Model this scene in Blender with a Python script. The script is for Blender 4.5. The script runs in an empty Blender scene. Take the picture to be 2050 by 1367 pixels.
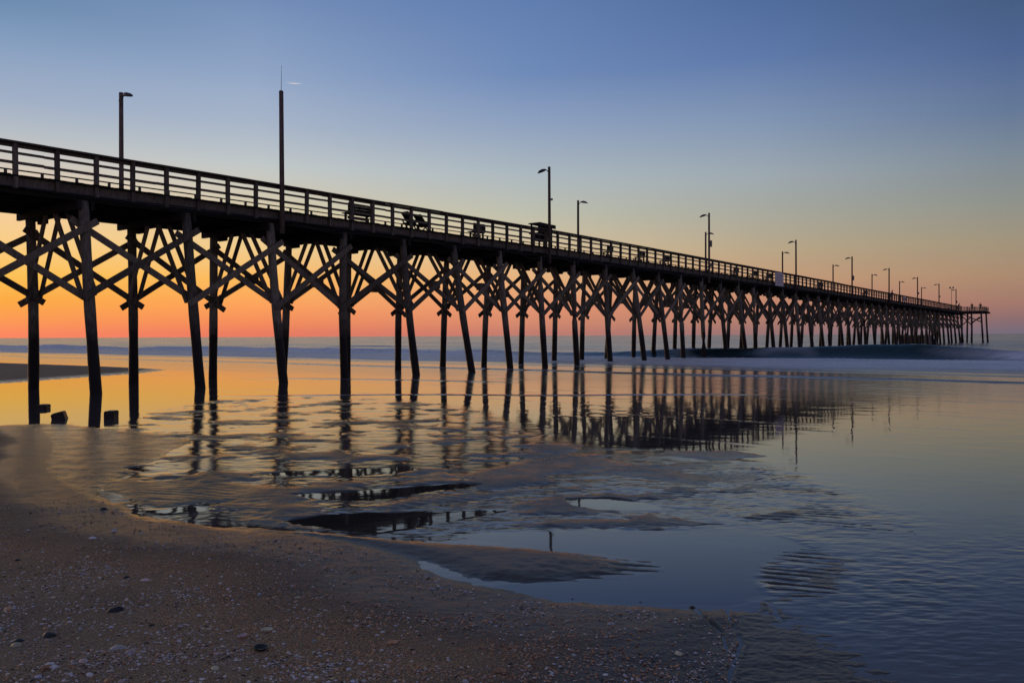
import bpy, math, random
import numpy as np
from mathutils import Vector, Matrix, noise as mnoise
S = bpy.context.scene
C = S.collection
random.seed(7)

# ------------------------------------------------------------------ camera
F = 1655.0                       # focal length in pixels of the 2050 px wide photograph
CAMZ = 2.0
PITCH = math.atan(11.3/F)        # horizon a little above the middle
ROLL = math.atan(9.0/2050)       # horizon rises slightly to the right
cam = bpy.data.cameras.new('camera'); cam.sensor_width = 36.0; cam.lens = F/2050*36.0
cam.clip_start = 0.1; cam.clip_end = 90000
camo = bpy.data.objects.new('camera', cam); C.objects.link(camo)
fw = Vector((0, math.cos(PITCH), -math.sin(PITCH)))
rt0 = Vector((1, 0, 0)); up0 = rt0.cross(fw)
rt = rt0*math.cos(ROLL) - up0*math.sin(ROLL)
up = rt.cross(fw)
camo.matrix_world = Matrix(((rt.x, up.x, -fw.x, 0), (rt.y, up.y, -fw.y, 0), (rt.z, up.z, -fw.z, CAMZ), (0, 0, 0, 1)))
S.camera = camo
S.view_settings.view_transform = 'Standard'; S.view_settings.look = 'None'
S.view_settings.exposure = 0; S.view_settings.gamma = 1; S.view_settings.use_curve_mapping = False

def ground(px, py, z=0.0):
    d = fw + rt*((px-1025)/F) - up*((py-683.5)/F)
    t = (z-CAMZ)/d.z
    return d.x*t, d.y*t

# ------------------------------------------------------------------ sky
def lin(c):
    return tuple(((v/255)/12.92 if v <= 10 else ((v/255+.055)/1.055)**2.4) for v in c)
SKY = {
 15: [(0,(96,132,172)),(60,(113,145,184)),(100,(126,152,188)),(200,(150,167,194)),(260,(170,180,190)),(310,(198,195,190)),(420,(240,202,155)),(490,(246,202,130)),(550,(247,190,85)),(600,(246,166,66)),(640,(244,148,84)),(672,(244,128,98))],
 515:[(0,(104,134,181)),(150,(134,157,193)),(250,(158,173,195)),(330,(184,191,192)),(420,(214,200,168)),(490,(238,204,145)),(560,(250,182,92)),(615,(250,158,92)),(650,(242,136,92)),(668,(232,122,98))],
 1045:[(0,(87,119,176)),(150,(101,132,183)),(250,(133,154,188)),(350,(163,176,184)),(430,(190,190,172)),(500,(214,190,152)),(560,(230,176,126)),(620,(226,148,114)),(650,(210,136,110)),(668,(192,124,112))],
 1515:[(0,(71,103,158)),(120,(86,116,170)),(250,(122,144,176)),(350,(149,161,170)),(430,(167,167,155)),(500,(184,165,135)),(560,(196,154,120)),(610,(194,132,110)),(645,(172,124,110)),(666,(152,114,114))],
 2025:[(0,(62,88,130)),(100,(70,96,146)),(220,(92,114,150)),(300,(114,130,148)),(400,(141,145,139)),(480,(160,147,124)),(550,(170,138,112)),(610,(160,118,107)),(640,(138,108,111)),(664,(114,101,118))],
}
SUN_AZ = math.radians(-46)      # to the left of the frame, just at the horizon
SUN_EL = math.radians(3.0)
W = bpy.data.worlds.new('World'); S.world = W; W.use_nodes = True
nt = W.node_tree; nt.nodes.clear(); N = nt.nodes; L = nt.links
def mathn(op, a=None, b=None, clamp=False):
    n = N.new('ShaderNodeMath'); n.operation = op; n.use_clamp = clamp
    for i, v in enumerate((a, b)):
        if v is None: continue
        if isinstance(v, (int, float)): n.inputs[i].default_value = v
        else: L.new(v, n.inputs[i])
    return n.outputs[0]
tc = N.new('ShaderNodeTexCoord'); sp = N.new('ShaderNodeSeparateXYZ'); L.new(tc.outputs['Generated'], sp.inputs[0])
elev = mathn('ARCSINE', sp.outputs['Z'])
azim = mathn('ARCTAN2', sp.outputs['X'], sp.outputs['Y'])
EMAX = math.radians(45)
epos = mathn('DIVIDE', elev, EMAX, True)
prev = None; prevphi = None
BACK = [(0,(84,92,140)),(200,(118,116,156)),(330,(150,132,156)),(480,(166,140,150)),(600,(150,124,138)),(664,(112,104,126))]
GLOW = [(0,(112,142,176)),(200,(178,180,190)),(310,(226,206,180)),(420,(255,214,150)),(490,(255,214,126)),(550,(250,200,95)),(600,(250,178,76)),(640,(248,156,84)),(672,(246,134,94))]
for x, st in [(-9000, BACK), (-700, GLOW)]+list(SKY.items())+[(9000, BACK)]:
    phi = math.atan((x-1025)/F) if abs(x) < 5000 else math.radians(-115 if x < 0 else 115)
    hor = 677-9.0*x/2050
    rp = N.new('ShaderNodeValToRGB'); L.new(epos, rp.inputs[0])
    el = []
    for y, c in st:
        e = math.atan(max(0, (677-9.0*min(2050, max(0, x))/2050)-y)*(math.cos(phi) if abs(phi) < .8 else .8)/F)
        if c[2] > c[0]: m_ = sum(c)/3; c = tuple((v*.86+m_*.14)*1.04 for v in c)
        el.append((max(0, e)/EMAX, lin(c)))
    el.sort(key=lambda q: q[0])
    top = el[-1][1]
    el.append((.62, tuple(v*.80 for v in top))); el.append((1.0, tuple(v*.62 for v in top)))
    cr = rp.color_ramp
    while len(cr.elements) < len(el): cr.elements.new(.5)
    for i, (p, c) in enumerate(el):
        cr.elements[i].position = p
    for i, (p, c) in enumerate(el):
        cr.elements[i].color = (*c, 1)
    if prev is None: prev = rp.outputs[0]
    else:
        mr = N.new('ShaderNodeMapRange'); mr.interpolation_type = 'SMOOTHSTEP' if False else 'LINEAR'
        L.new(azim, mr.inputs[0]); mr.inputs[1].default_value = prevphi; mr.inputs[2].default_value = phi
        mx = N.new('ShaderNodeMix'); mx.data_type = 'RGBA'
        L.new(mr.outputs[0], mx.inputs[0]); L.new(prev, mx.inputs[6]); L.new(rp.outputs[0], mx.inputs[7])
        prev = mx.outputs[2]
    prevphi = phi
# a short bright contrail: a thin streak of cloud high in the left of the sky
d0 = fw + rt*((589-1025)/F) - up*((167.5-683.5)/F); d0.normalize()
ce, ca = math.asin(d0.z), math.atan2(d0.x, d0.y)
ta = mathn('DIVIDE', mathn('ABSOLUTE', mathn('SUBTRACT', azim, ca)), 16/F)
te = mathn('DIVIDE', mathn('ABSOLUTE', mathn('SUBTRACT', elev, ce)), 1.15/F)
ma = mathn('SUBTRACT', 1.0, ta, True); me = mathn('SUBTRACT', 1.0, te, True)
ctr = mathn('MULTIPLY', mathn('MULTIPLY', ma, me), 1.1, True)
mx = N.new('ShaderNodeMix'); mx.data_type = 'RGBA'; L.new(ctr, mx.inputs[0]); L.new(prev, mx.inputs[6]); mx.inputs[7].default_value = (.85, .72, .66, 1)
# faint unevenness of the real air
nz = N.new('ShaderNodeTexNoise'); nz.inputs['Scale'].default_value = 2.2; nz.inputs['Detail'].default_value = 3
mpn = N.new('ShaderNodeMapping'); mpn.inputs['Scale'].default_value = (1, 1, 7); L.new(tc.outputs['Generated'], mpn.inputs[0]); L.new(mpn.outputs[0], nz.inputs['Vector'])
mr = N.new('ShaderNodeMapRange'); L.new(nz.outputs[0], mr.inputs[0]); mr.inputs[3].default_value = .965; mr.inputs[4].default_value = 1.035
mu = N.new('ShaderNodeVectorMath'); mu.operation = 'SCALE'; L.new(mx.outputs[2], mu.inputs[0]); L.new(mr.outputs[0], mu.inputs['Scale'])
bg = N.new('ShaderNodeBackground'); L.new(mu.outputs[0], bg.inputs[0]); bg.inputs[1].default_value = 1.0
sky = N.new('ShaderNodeTexSky'); sky.sky_type = 'NISHITA'; sky.sun_disc = False
sky.sun_elevation = SUN_EL; sky.sun_rotation = SUN_AZ
bg2 = N.new('ShaderNodeBackground'); L.new(sky.outputs[0], bg2.inputs[0]); bg2.inputs[1].default_value = 0.003
ad = N.new('ShaderNodeAddShader'); L.new(bg.outputs[0], ad.inputs[0]); L.new(bg2.outputs[0], ad.inputs[1])
wo = N.new('ShaderNodeOutputWorld'); L.new(ad.outputs[0], wo.inputs[0])

sun = bpy.data.lights.new('sun', 'SUN'); sun.energy = 0.4; sun.angle = math.radians(12); sun.color = (1, .62, .36)
suno = bpy.data.objects.new('sun', sun); C.objects.link(suno)
sd = Vector((math.sin(SUN_AZ)*math.cos(SUN_EL), math.cos(SUN_AZ)*math.cos(SUN_EL), math.sin(SUN_EL)))
suno.rotation_euler = (-sd).to_track_quat('-Z', 'Y').to_euler(); suno.location = (-30, 30, 30)

# ------------------------------------------------------------------ helpers
def tag(o, label=None, cat=None, group=None, kind=None):
    if label: o['label'] = label
    if cat: o['category'] = cat
    if group: o['group'] = group
    if kind: o['kind'] = kind
    return o
def empty(name, loc, label=None, cat=None, group=None, parent=None):
    o = bpy.data.objects.new(name, None); C.objects.link(o); o.location = loc; o.empty_display_size = .2
    return tag(o, label, cat, group)
def wloc(o):
    v = Vector(o.location)
    while o.parent: o = o.parent; v += Vector(o.location)
    return v
def mk(name, verts, faces, mat, parent=None, loc=None, smooth=False):
    """verts are world positions; the object's origin goes to loc (or the centre)"""
    V = [Vector(v) for v in verts]
    if loc is None:
        loc = sum(V, Vector())/len(V)
    loc = Vector(loc)
    me = bpy.data.meshes.new(name); me.from_pydata([tuple(v-loc) for v in V], [], faces); me.update()
    o = bpy.data.objects.new(name, me); C.objects.link(o)
    if mat: me.materials.append(mat)
    if smooth: me.polygons.foreach_set('use_smooth', [True]*len(me.polygons))
    o.location = loc
    if parent: o.parent = parent; o.location = loc-wloc(parent)
    return o
class MB:
    def __init__(s): s.v = []; s.f = []
    def box8(s, c):
        b = len(s.v); s.v += [Vector(q) for q in c]
        for f in ((0,3,2,1),(4,5,6,7),(0,1,5,4),(1,2,6,5),(2,3,7,6),(3,0,4,7)): s.f.append(tuple(b+i for i in f))
    def beam(s, a, b, w, h, side=None):
        """bar from a to b, w across (along side), h in the other direction"""
        a = Vector(a); b = Vector(b); d = (b-a).normalized()
        if side is None:
            side = d.cross(Vector((0,0,1)))
            if side.length < .01: side = Vector((1,0,0))
        side = Vector(side); side = (side-d*side.dot(d)).normalized(); o = d.cross(side).normalized()
        sw = side*w/2; oh = o*h/2
        s.box8([a-sw-oh, a+sw-oh, a+sw+oh, a-sw+oh, b-sw-oh, b+sw-oh, b+sw+oh, b-sw+oh])
    def tube(s, pts, rad, n=10, cap=True):
        pts = [Vector(p) for p in pts]
        if isinstance(rad, (int, float)): rad = [rad]*len(pts)
        b = len(s.v)
        for i, p in enumerate(pts):
            d = (pts[min(i+1, len(pts)-1)]-pts[max(i-1, 0)]).normalized()
            x = d.cross(Vector((0,0,1)))
            if x.length < .05: x = Vector((1,0,0))
            x.normalize(); y = d.cross(x)
            for k in range(n):
                a = 2*math.pi*k/n
                s.v.append(p+(x*math.cos(a)+y*math.sin(a))*rad[i])
        for i in range(len(pts)-1):
            for k in range(n):
                s.f.append((b+i*n+k, b+i*n+(k+1)%n, b+(i+1)*n+(k+1)%n, b+(i+1)*n+k))
        if cap:
            s.f.append(tuple(b+k for k in range(n))[::-1]); s.f.append(tuple(b+(len(pts)-1)*n+k for k in range(n)))
    def build(s, name, mat, parent=None, loc=None, smooth=False):
        return mk(name, s.v, s.f, mat, parent, loc, smooth)

def newmat(name):
    m = bpy.data.materials.new(name); m.use_nodes = True
    t = m.node_tree; b = t.nodes['Principled BSDF']
    return m, t, b
def nd(t, typ, **kw):
    n = t.nodes.new(typ)
    for k, v in kw.items():
        if k in n.inputs: n.inputs[k].default_value = v
        else: setattr(n, k, v)
    return n
def ramp(t, fac, stops):
    r = t.nodes.new('ShaderNodeValToRGB'); t.links.new(fac, r.inputs[0])
    cr = r.color_ramp
    while len(cr.elements) < len(stops): cr.elements.new(.5)
    for i, (p, c) in enumerate(stops): cr.elements[i].position = p
    for i, (p, c) in enumerate(stops): cr.elements[i].color = (*c, 1) if len(c) == 3 else c
    return r.outputs[0]

def wood_mat(name, c0, c1, stain=False, rough=.85):
    m, t, b = newmat(name); lk = t.links
    tcn = nd(t, 'ShaderNodeTexCoord'); oi = nd(t, 'ShaderNodeObjectInfo')
    mp = nd(t, 'ShaderNodeMapping'); mp.inputs['Scale'].default_value = (5, 5, 1.2); lk.new(tcn.outputs['Object'], mp.inputs[0])
    addv = nd(t, 'ShaderNodeVectorMath', operation='ADD'); lk.new(mp.outputs[0], addv.inputs[0])
    cmb = nd(t, 'ShaderNodeCombineXYZ'); mm = nd(t, 'ShaderNodeMath', operation='MULTIPLY'); lk.new(oi.outputs['Random'], mm.inputs[0]); mm.inputs[1].default_value = 40
    lk.new(mm.outputs[0], cmb.inputs[0]); lk.new(cmb.outputs[0], addv.inputs[1])
    n1 = nd(t, 'ShaderNodeTexNoise', Scale=3.0, Detail=8.0, Roughness=.65); lk.new(addv.outputs[0], n1.inputs['Vector'])
    col = ramp(t, n1.outputs[0], [(.28, c0), (.72, c1)])
    hs = nd(t, 'ShaderNodeHueSaturation'); lk.new(col, hs.inputs['Color'])
    mr = nd(t, 'ShaderNodeMapRange'); lk.new(oi.outputs['Random'], mr.inputs[0]); mr.inputs[3].default_value = .65; mr.inputs[4].default_value = 1.35
    lk.new(mr.outputs[0], hs.inputs['Value']); out = hs.outputs[0]
    if stain:      # the tide keeps the foot of each pile wet and weed-black
        ge = nd(t, 'ShaderNodeNewGeometry'); se = nd(t, 'ShaderNodeSeparateXYZ'); lk.new(ge.outputs['Position'], se.inputs[0])
        n2 = nd(t, 'ShaderNodeTexNoise', Scale=2.5, Detail=4.0); lk.new(ge.outputs['Position'], n2.inputs['Vector'])
        ad = nd(t, 'ShaderNodeMath', operation='MULTIPLY_ADD'); lk.new(n2.outputs[0], ad.inputs[0]); ad.inputs[1].default_value = -1.2; lk.new(se.outputs['Z'], ad.inputs[2])
        m2 = nd(t, 'ShaderNodeMapRange'); lk.new(ad.outputs[0], m2.inputs[0]); m2.inputs[1].default_value = 1.3; m2.inputs[2].default_value = 2.3
        mx = nd(t, 'ShaderNodeMix', data_type='RGBA'); lk.new(m2.outputs[0], mx.inputs[0]); mx.inputs[6].default_value = (.012, .011, .009, 1); lk.new(out, mx.inputs[7]); out = mx.outputs[2]
        m3 = nd(t, 'ShaderNodeMapRange'); lk.new(m2.outputs[0], m3.inputs[0]); m3.inputs[3].default_value = .5; m3.inputs[4].default_value = rough; lk.new(m3.outputs[0], b.inputs['Roughness'])
    else: b.inputs['Roughness'].default_value = rough
    lk.new(out, b.inputs['Base Color'])
    bp = nd(t, 'ShaderNodeBump', Strength=.5, Distance=.02); lk.new(n1.outputs[0], bp.inputs['Height']); lk.new(bp.outputs[0], b.inputs['Normal'])
    b.inputs['Specular IOR Level'].default_value = .25
    return m
def plain_mat(name, c, rough=.5, metal=0.0, var=.15, sc=20.0):
    m, t, b = newmat(name); lk = t.links
    tcn = nd(t, 'ShaderNodeTexCoord')
    n1 = nd(t, 'ShaderNodeTexNoise', Scale=sc, Detail=5.0); lk.new(tcn.outputs['Object'], n1.inputs['Vector'])
    col = ramp(t, n1.outputs[0], [(.3, tuple(v*(1-var) for v in c)), (.7, tuple(min(1, v*(1+var)) for v in c))])
    lk.new(col, b.inputs['Base Color']); b.inputs['Roughness'].default_value = rough; b.inputs['Metallic'].default_value = metal
    return m
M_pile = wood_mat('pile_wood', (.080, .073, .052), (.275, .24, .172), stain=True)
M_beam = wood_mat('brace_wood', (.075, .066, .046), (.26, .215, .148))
M_dark = wood_mat('beam_wood', (.010, .0095, .008), (.030, .027, .022))  # underside shade held in the colour: darkened so bounced light barely shows
M_rail = wood_mat('rail_wood', (.062, .055, .040), (.20, .168, .122))
M_pole = wood_mat('lamp_pole_wood', (.075, .056, .042), (.20, .152, .115))
M_metal = plain_mat('galvanised_metal', (.13, .13, .13), .45, .7)
M_glass = plain_mat('lamp_lens', (.20, .20, .19), .25)
M_sign = plain_mat('sign_board', (.62, .56, .56), .5, 0, .06, 3)
M_ink = plain_mat('sign_lettering', (.28, .20, .22), .6)
M_cable = plain_mat('cable', (.03, .03, .03), .6)
M_block = plain_mat('wet_stump', (.009, .008, .007), .45, 0, .5, 9)

# ------------------------------------------------------------------ pier frame
TH = math.atan(1259/F)
u = Vector((math.sin(TH), math.cos(TH), 0)); w = Vector((-math.cos(TH), math.sin(TH), 0))   # along the pier / away from the camera
LB = 4.08; S0 = 14.5; D1 = 30.6; D2 = 34.8; DR = 30.25; DF = 35.3
NB = 45
def sag(s):           # the deck sinks slightly towards the sea end
    return float(np.interp((s-S0)/LB, [-3, -1, 2, 7, 11, 16, 21.6, 24, 36, 45, 48], [.965, .973, .986, 1, .992, .974, .955, .936, .888, .845, .84]))
def PP(s, d, z):
    """point s metres along the pier, d metres from the camera's own line, z above water"""
    if z > 2: z = 2+(z-2)*sag(s)
    v = u*s + w*d
    return Vector((v.x, v.y, z))
def s_of_x(px, d):     # where along the line d the photograph's column px falls
    k = (px-1025)/F
    return d*(k*math.sin(TH)+math.cos(TH))/(math.sin(TH)-k*math.cos(TH))
rnd = random.Random(3)
pier = empty('fishing_pier', PP(S0, (D1+D2)/2, 0), 'long weathered timber fishing pier on braced piles running from the beach out to sea', 'pier')
SE = S0+NB*LB              # sea end of the straight part
SB = S0-3.35*LB            # it goes on landward out of frame
def part(mb, name, mat, label=None, smooth=False, kind=None):
    o = mb.build(name, mat, pier, smooth=smooth)
    if label: o['label'] = label
    if kind: o['kind'] = kind
    return o

# deck, stringers, fascia (in short runs that follow the sag; the run is one mesh)
def long_beam(name, mat, d, z0, z1, wd, s0, s1, step=LB, label=None, jig=0.0):
    mb = MB(); s = s0; k = 0
    while s < s1-.01:
        e = min(s1, s+step); jz = rnd.uniform(-jig, jig); jd = rnd.uniform(-jig, jig)*.6
        a, b, c, q = PP(s+.004, d-wd/2+jd, z0+jz), PP(s+.004, d+wd/2+jd, z0+jz), PP(s+.004, d+wd/2+jd, z1+jz), PP(s+.004, d-wd/2+jd, z1+jz)
        a2, b2, c2, q2 = PP(e-.004, d-wd/2+jd, z0+jz), PP(e-.004, d+wd/2+jd, z0+jz), PP(e-.004, d+wd/2+jd, z1+jz), PP(e-.004, d-wd/2+jd, z1+jz)
        mb.box8([a, b, c, q, a2, b2, c2, q2]); s = e; k += 1
    return part(mb, name, mat, label)
mb = MB(); s = SB
while s < SE:          # deck planks run across
    e = s+.30
    j = rnd.uniform(-.05, .05); jz = rnd.uniform(-.006, .006)
    p = [PP(s, 30.12+j, 7.60+jz), PP(e-.014, 30.12+j, 7.60+jz), PP(e-.014, 35.55+j, 7.60+jz), PP(s, 35.55+j, 7.60+jz)]
    q = [v+Vector((0, 0, .05)) for v in p]
    mb.box8([p[0], p[1], p[2], p[3], q[0], q[1], q[2], q[3]]); s = e
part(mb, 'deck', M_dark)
long_beam('fascia_board', M_rail, 30.33, 7.28, 7.59, .06, SB, SE, LB, None, .012)
long_beam('fascia_board', M_rail, 35.25, 7.28, 7.59, .06, SB, SE, LB, None, .012)
for d in (30.62, 31.5, 32.35, 33.2, 34.05, 35.02):
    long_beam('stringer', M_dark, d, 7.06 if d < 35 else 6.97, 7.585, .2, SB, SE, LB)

# railings
for d, nm in ((DR, 'n'), (DF, 'f')):
    sg = -1 if nm == 'n' else 1
    if nm == 'f':
        long_beam('handrail', M_rail, d, 8.755, 8.80, .09, SB, SE, LB, None, .008)
        long_beam('middle_rail', M_rail, d-.09, 8.38, 8.44, .045, SB, SE, LB, None, .012)
        continue
    long_beam('handrail', M_rail, d+sg*.02, 8.74, 8.80, .26, SB, SE, LB, None, .006)
    long_beam('top_rail', M_rail, d-sg*.09, 8.61, 8.735, .045, SB, SE, LB, None, .008)
    long_beam('middle_rail', M_rail, d-sg*.09, 8.38, 8.47, .045, SB, SE, LB, None, .012)
    long_beam('lower_rail', M_rail, d-sg*.09, 8.03, 8.13, .045, SB, SE, LB, None, .012)
step = LB/3
posts_n = []; s = s_of_x(268, DR)-12*step
k = 0; rest = MB()
while s < SE:
    d = DR-.0
    a = PP(s, d, 7.20+rnd.uniform(-.05, .03)); b = PP(s+rnd.uniform(-.015, .015), d+rnd.uniform(-.02, .02), 8.735)
    if k < 100:
        m_ = MB(); m_.beam(a, b, .14, .14, u); part(m_, 'railing_post', M_rail)
    else: rest.beam(a, b, .14, .14, u)
    s += step; k += 1
s = s_of_x(268, DR)-12*step+.3
while s < SE:
    rest.beam(PP(s, DF, 7.2), PP(s, DF, 8.75), .09, .09, u); s += step
part(rest, 'railing_post', M_rail, 'the rest of the railing posts, on the far side and towards the sea end', kind='stuff')

# bents
near_off = [.95, .95, 1.0, .12, 1.02, 1.28, .78, .44, .36, .4, .95, .9, .35, .3, .7, .85, .3, .6]
far_off = [.05, .05, .2, .48, .15, .3, .42, .4, .3, .25, .3]
def pile(s, d_top, off, ztop, name='pile', r0=.175, r1=.205, zb=-1.2, so=0.0):
    mb = MB(); pts = []; rr = []
    bend = rnd.uniform(-.07, .07); bend2 = rnd.uniform(-.07, .07); ph = rnd.uniform(0, 6)
    for i in range(9):
        t = i/8
        z = zb+(ztop-zb)*(1-t)
        k = max(0, (ztop-z)/ztop)
        pts.append(PP(s+so*k+bend2*math.sin(t*3.1), d_top+off*k+bend*math.sin(t*3.1), z))
        rr.append(r0+(r1-r0)*t+.008*math.sin(i*2.1+ph))
    mb.tube(pts, rr, 14)
    return part(mb, name, M_pile, smooth=True)
xb = MB(); kb = MB(); nx = nk = 0
for n in range(-3, NB+1):
    s = S0+n*LB+rnd.uniform(-.12, .12)
    on = near_off[n] if 0 <= n < len(near_off) else rnd.uniform(.25, .75)
    of = far_off[n] if 0 <= n < len(far_off) else rnd.uniform(.15, .5)
    sn = s+.0; sf = s+rnd.uniform(-.08, .12)
    pile(sn, D1, -on, 7.055, so=rnd.uniform(-.08, .12)); pile(sf, D2, of, 7.055, so=rnd.uniform(-.1, .1))
    # doubled cap beam across the bent, far end sticking out, with a corbel under it
    c = MB()
    for o_ in (-.26, .26):
        c.beam(PP(s+o_, D1-.22+rnd.uniform(-.06, .05), 6.90), PP(s+o_, D2+.62+rnd.uniform(-.1, .15), 6.90), .12, .31, u)
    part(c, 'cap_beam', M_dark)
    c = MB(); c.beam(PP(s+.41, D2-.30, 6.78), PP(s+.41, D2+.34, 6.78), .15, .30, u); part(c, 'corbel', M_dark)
    # knee braces in the plane of the bent: a pair from each pile up to the middle of the cap
    mid = (D1+D2)/2
    for (dl, dt, pp_) in ((D1-on*.52+.1, mid-.22, 0), (D2+of*.5-.1, mid+.22, 1)):
        zl = (3.45, 3.50)[pp_]+rnd.uniform(-.12, .12)
        for o_ in (-.24, .24):
            a = PP(s+o_, dl, zl+(.15 if o_ > 0 else 0)); b = PP(s+o_, dt, 7.03)
            if nk < 100:
                m_ = MB(); m_.beam(a, b, .09, .19, u); part(m_, 'knee_brace', M_beam)
            else: kb.beam(a, b, .09, .19, u)
            nk += 1
# cross braces from bent to bent along both rows
for n in range(-3, NB):
    s = S0+n*LB; e = s+LB
    for row in (0, 1):
        on = (near_off[n] if 0 <= n < len(near_off) else .5) if row == 0 else -(far_off[n] if 0 <= n < len(far_off) else .3)
        on2 = (near_off[n+1] if 0 <= n+1 < len(near_off) else .5) if row == 0 else -(far_off[n+1] if 0 <= n+1 < len(far_off) else .3)
        dd = D1 if row == 0 else D2
        zt = 6.12+rnd.uniform(-.12, .1); zl = 3.55+rnd.uniform(-.12, .12)
        ext = .36
        fo = .25 if row == 0 else .24
        for q in (0, 1):
            side = fo if (q == 0) == (row == 0) else -fo
            if q == 0:
                eb = .16 if row == 0 else ext
                a = (s-ext, zt+ext*.62); b = (e+eb, zl-eb*.62); o1, o2 = on, on2
            else: a = (s-ext, zl-ext*.62); b = (e+ext, zt+ext*.62); o1, o2 = on, on2
            def dat(z, o): return dd-o*(7.05-z)/7.05+side
            A = PP(a[0], dat(a[1], o1), a[1]); B = PP(b[0], dat(b[1], o2), b[1])
            if nx < 100:
                m_ = MB(); m_.beam(A, B, .085, .24, w); part(m_, 'cross_brace', M_beam)
            else: xb.beam(A, B, .085, .24, w)
            nx += 1
        if n >= 2 and rnd.random() < .75:      # packing block where the two braces cross
            zc = (zt+zl)/2; oc = (on+on2)/2
            m_ = MB(); m_.beam(PP(s+LB/2-.28, dat(zc, oc)-side, zc), PP(s+LB/2+.28, dat(zc, oc)-side, zc), .36, .40, w)
            part(m_, 'packing_block', M_beam) if n < 26 else None
part(xb, 'cross_brace', M_beam, 'the rest of the cross braces towards the sea end', kind='stuff')
part(kb, 'knee_brace', M_beam, 'the rest of the knee braces towards the sea end', kind='stuff')
# wires sagging under the deck edge
for k, (a, b, dz, d) in enumerate(((2.2, 3.4, .28, 30.25), (4.4, 5.3, .30, 30.24), (6.3, 7.1, .40, 30.23), (7.6, 8.1, .35, 30.25), (-.5, 2.2, .08, 30.24), (8.3, 9.3, .22, 30.22), (11.2, 12.1, .3, 30.25))):
    pts = [PP(S0+(a+(b-a)*t)*LB, d, 7.22-dz*4*t*(1-t)) for t in [i/12 for i in range(13)]]
    m_ = MB(); m_.tube(pts, .012, 5); part(m_, 'cable', M_cable, smooth=True)
m_ = MB(); m_.tube([PP(SB+i*2.0, 30.27, 7.24+.02*math.sin(i*1.3)) for i in range(int((SE-SB)/2))], .022, 6); part(m_, 'conduit', M_metal)
# low black walls between piles near the sea end
m_ = MB()
for n, d in ((36.2, 33.0), (36.2, 34.6), (36.2, 31.4)):
    m_.beam(PP(S0+n*LB, d, .1), PP(S0+(n+2.4)*LB, d, .1), .3, 3.4, w)
part(m_, 'low_dark_wall', M_block, 'low black wall between the far piles')

# T-head across the sea end
TS0, TS1, TD0, TD1 = SE-.2, SE+7.5, 26.3, 40.0
mb = MB(); s = TS0
while s < TS1:
    p = [PP(s, TD0, 7.60), PP(s+.285, TD0, 7.60), PP(s+.285, TD1, 7.60), PP(s, TD1, 7.60)]; q = [v+Vector((0, 0, .05)) for v in p]
    mb.box8(p+q); s += .3
part(mb, 'end_deck', M_dark)
mb = MB()
for s in (TS0+.1, TS0+2.6, TS0+5.1, TS1-.1): mb.beam(PP(s, TD0-.3, 7.38), PP(s, TD1+.3, 7.38), .2, .4, u)
mb.beam(PP(TS0, TD0-.85, 7.30), PP(TS0, TD0, 7.30), .2, .25, u)
part(mb, 'end_stringers', M_dark)
mb = MB()
for zz, h in ((8.75, .09), (8.4, .10), (8.08, .10), (7.75, .1)):
    for s in (TS0+.05, TS1-.05):
        if s == TS1-.05: mb.beam(PP(s, TD0, zz), PP(s, TD1, zz), .06, h, u)
        else: mb.beam(PP(s, TD0, zz), PP(s, 30.2, zz), .06, h, u); mb.beam(PP(s, 35.3, zz), PP(s, TD1, zz), .06, h, u)
    for d in (TD0+.05, TD1-.05): mb.beam(PP(TS0, d, zz), PP(TS1, d, zz), .06, h, w)
part(mb, 'end_rail', M_rail)
for s, d in [(TS0+.05, q) for q in (26.4, 27.9, 29.3)]+[(TS1-.05, q) for q in (26.4, 28, 30, 32, 34, 36, 38, 39.9)]+[(q, TD0+.05) for q in (TS0+2.5, TS0+5)]:
    m_ = MB(); m_.beam(PP(s, d, 7.2), PP(s, d, 8.72), .15, .15, u); part(m_, 'end_post', M_rail)
for d, of in ((26.75, -.35), (28.55, 0), (30.3, .1), (36.5, .1), (39.3, .4)):
    for s in ((TS0+.3, TS1-.4) if d != 28.55 else (TS0+.3,)):
        pile(s, d, of, 7.2, 'end_pile', .17, .2)
for (a, b) in (((26.8, 6.0), (28.6, 4.8)), ((26.6, 4.9), (30.3, 7.0)), ((28.5, 4.2), (30.4, 6.6)), ((28.7, 4.3), (27.0, 6.2)), ((30.1, 4.3), (28.6, 6.2)), ((36.3, 4), (39.4, 6.8))):
    m_ = MB(); m_.beam(PP(TS0+.05, a[0], a[1]), PP(TS0+.05, b[0], b[1]), .1, .2, u); part(m_, 'end_brace', M_beam)

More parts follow.
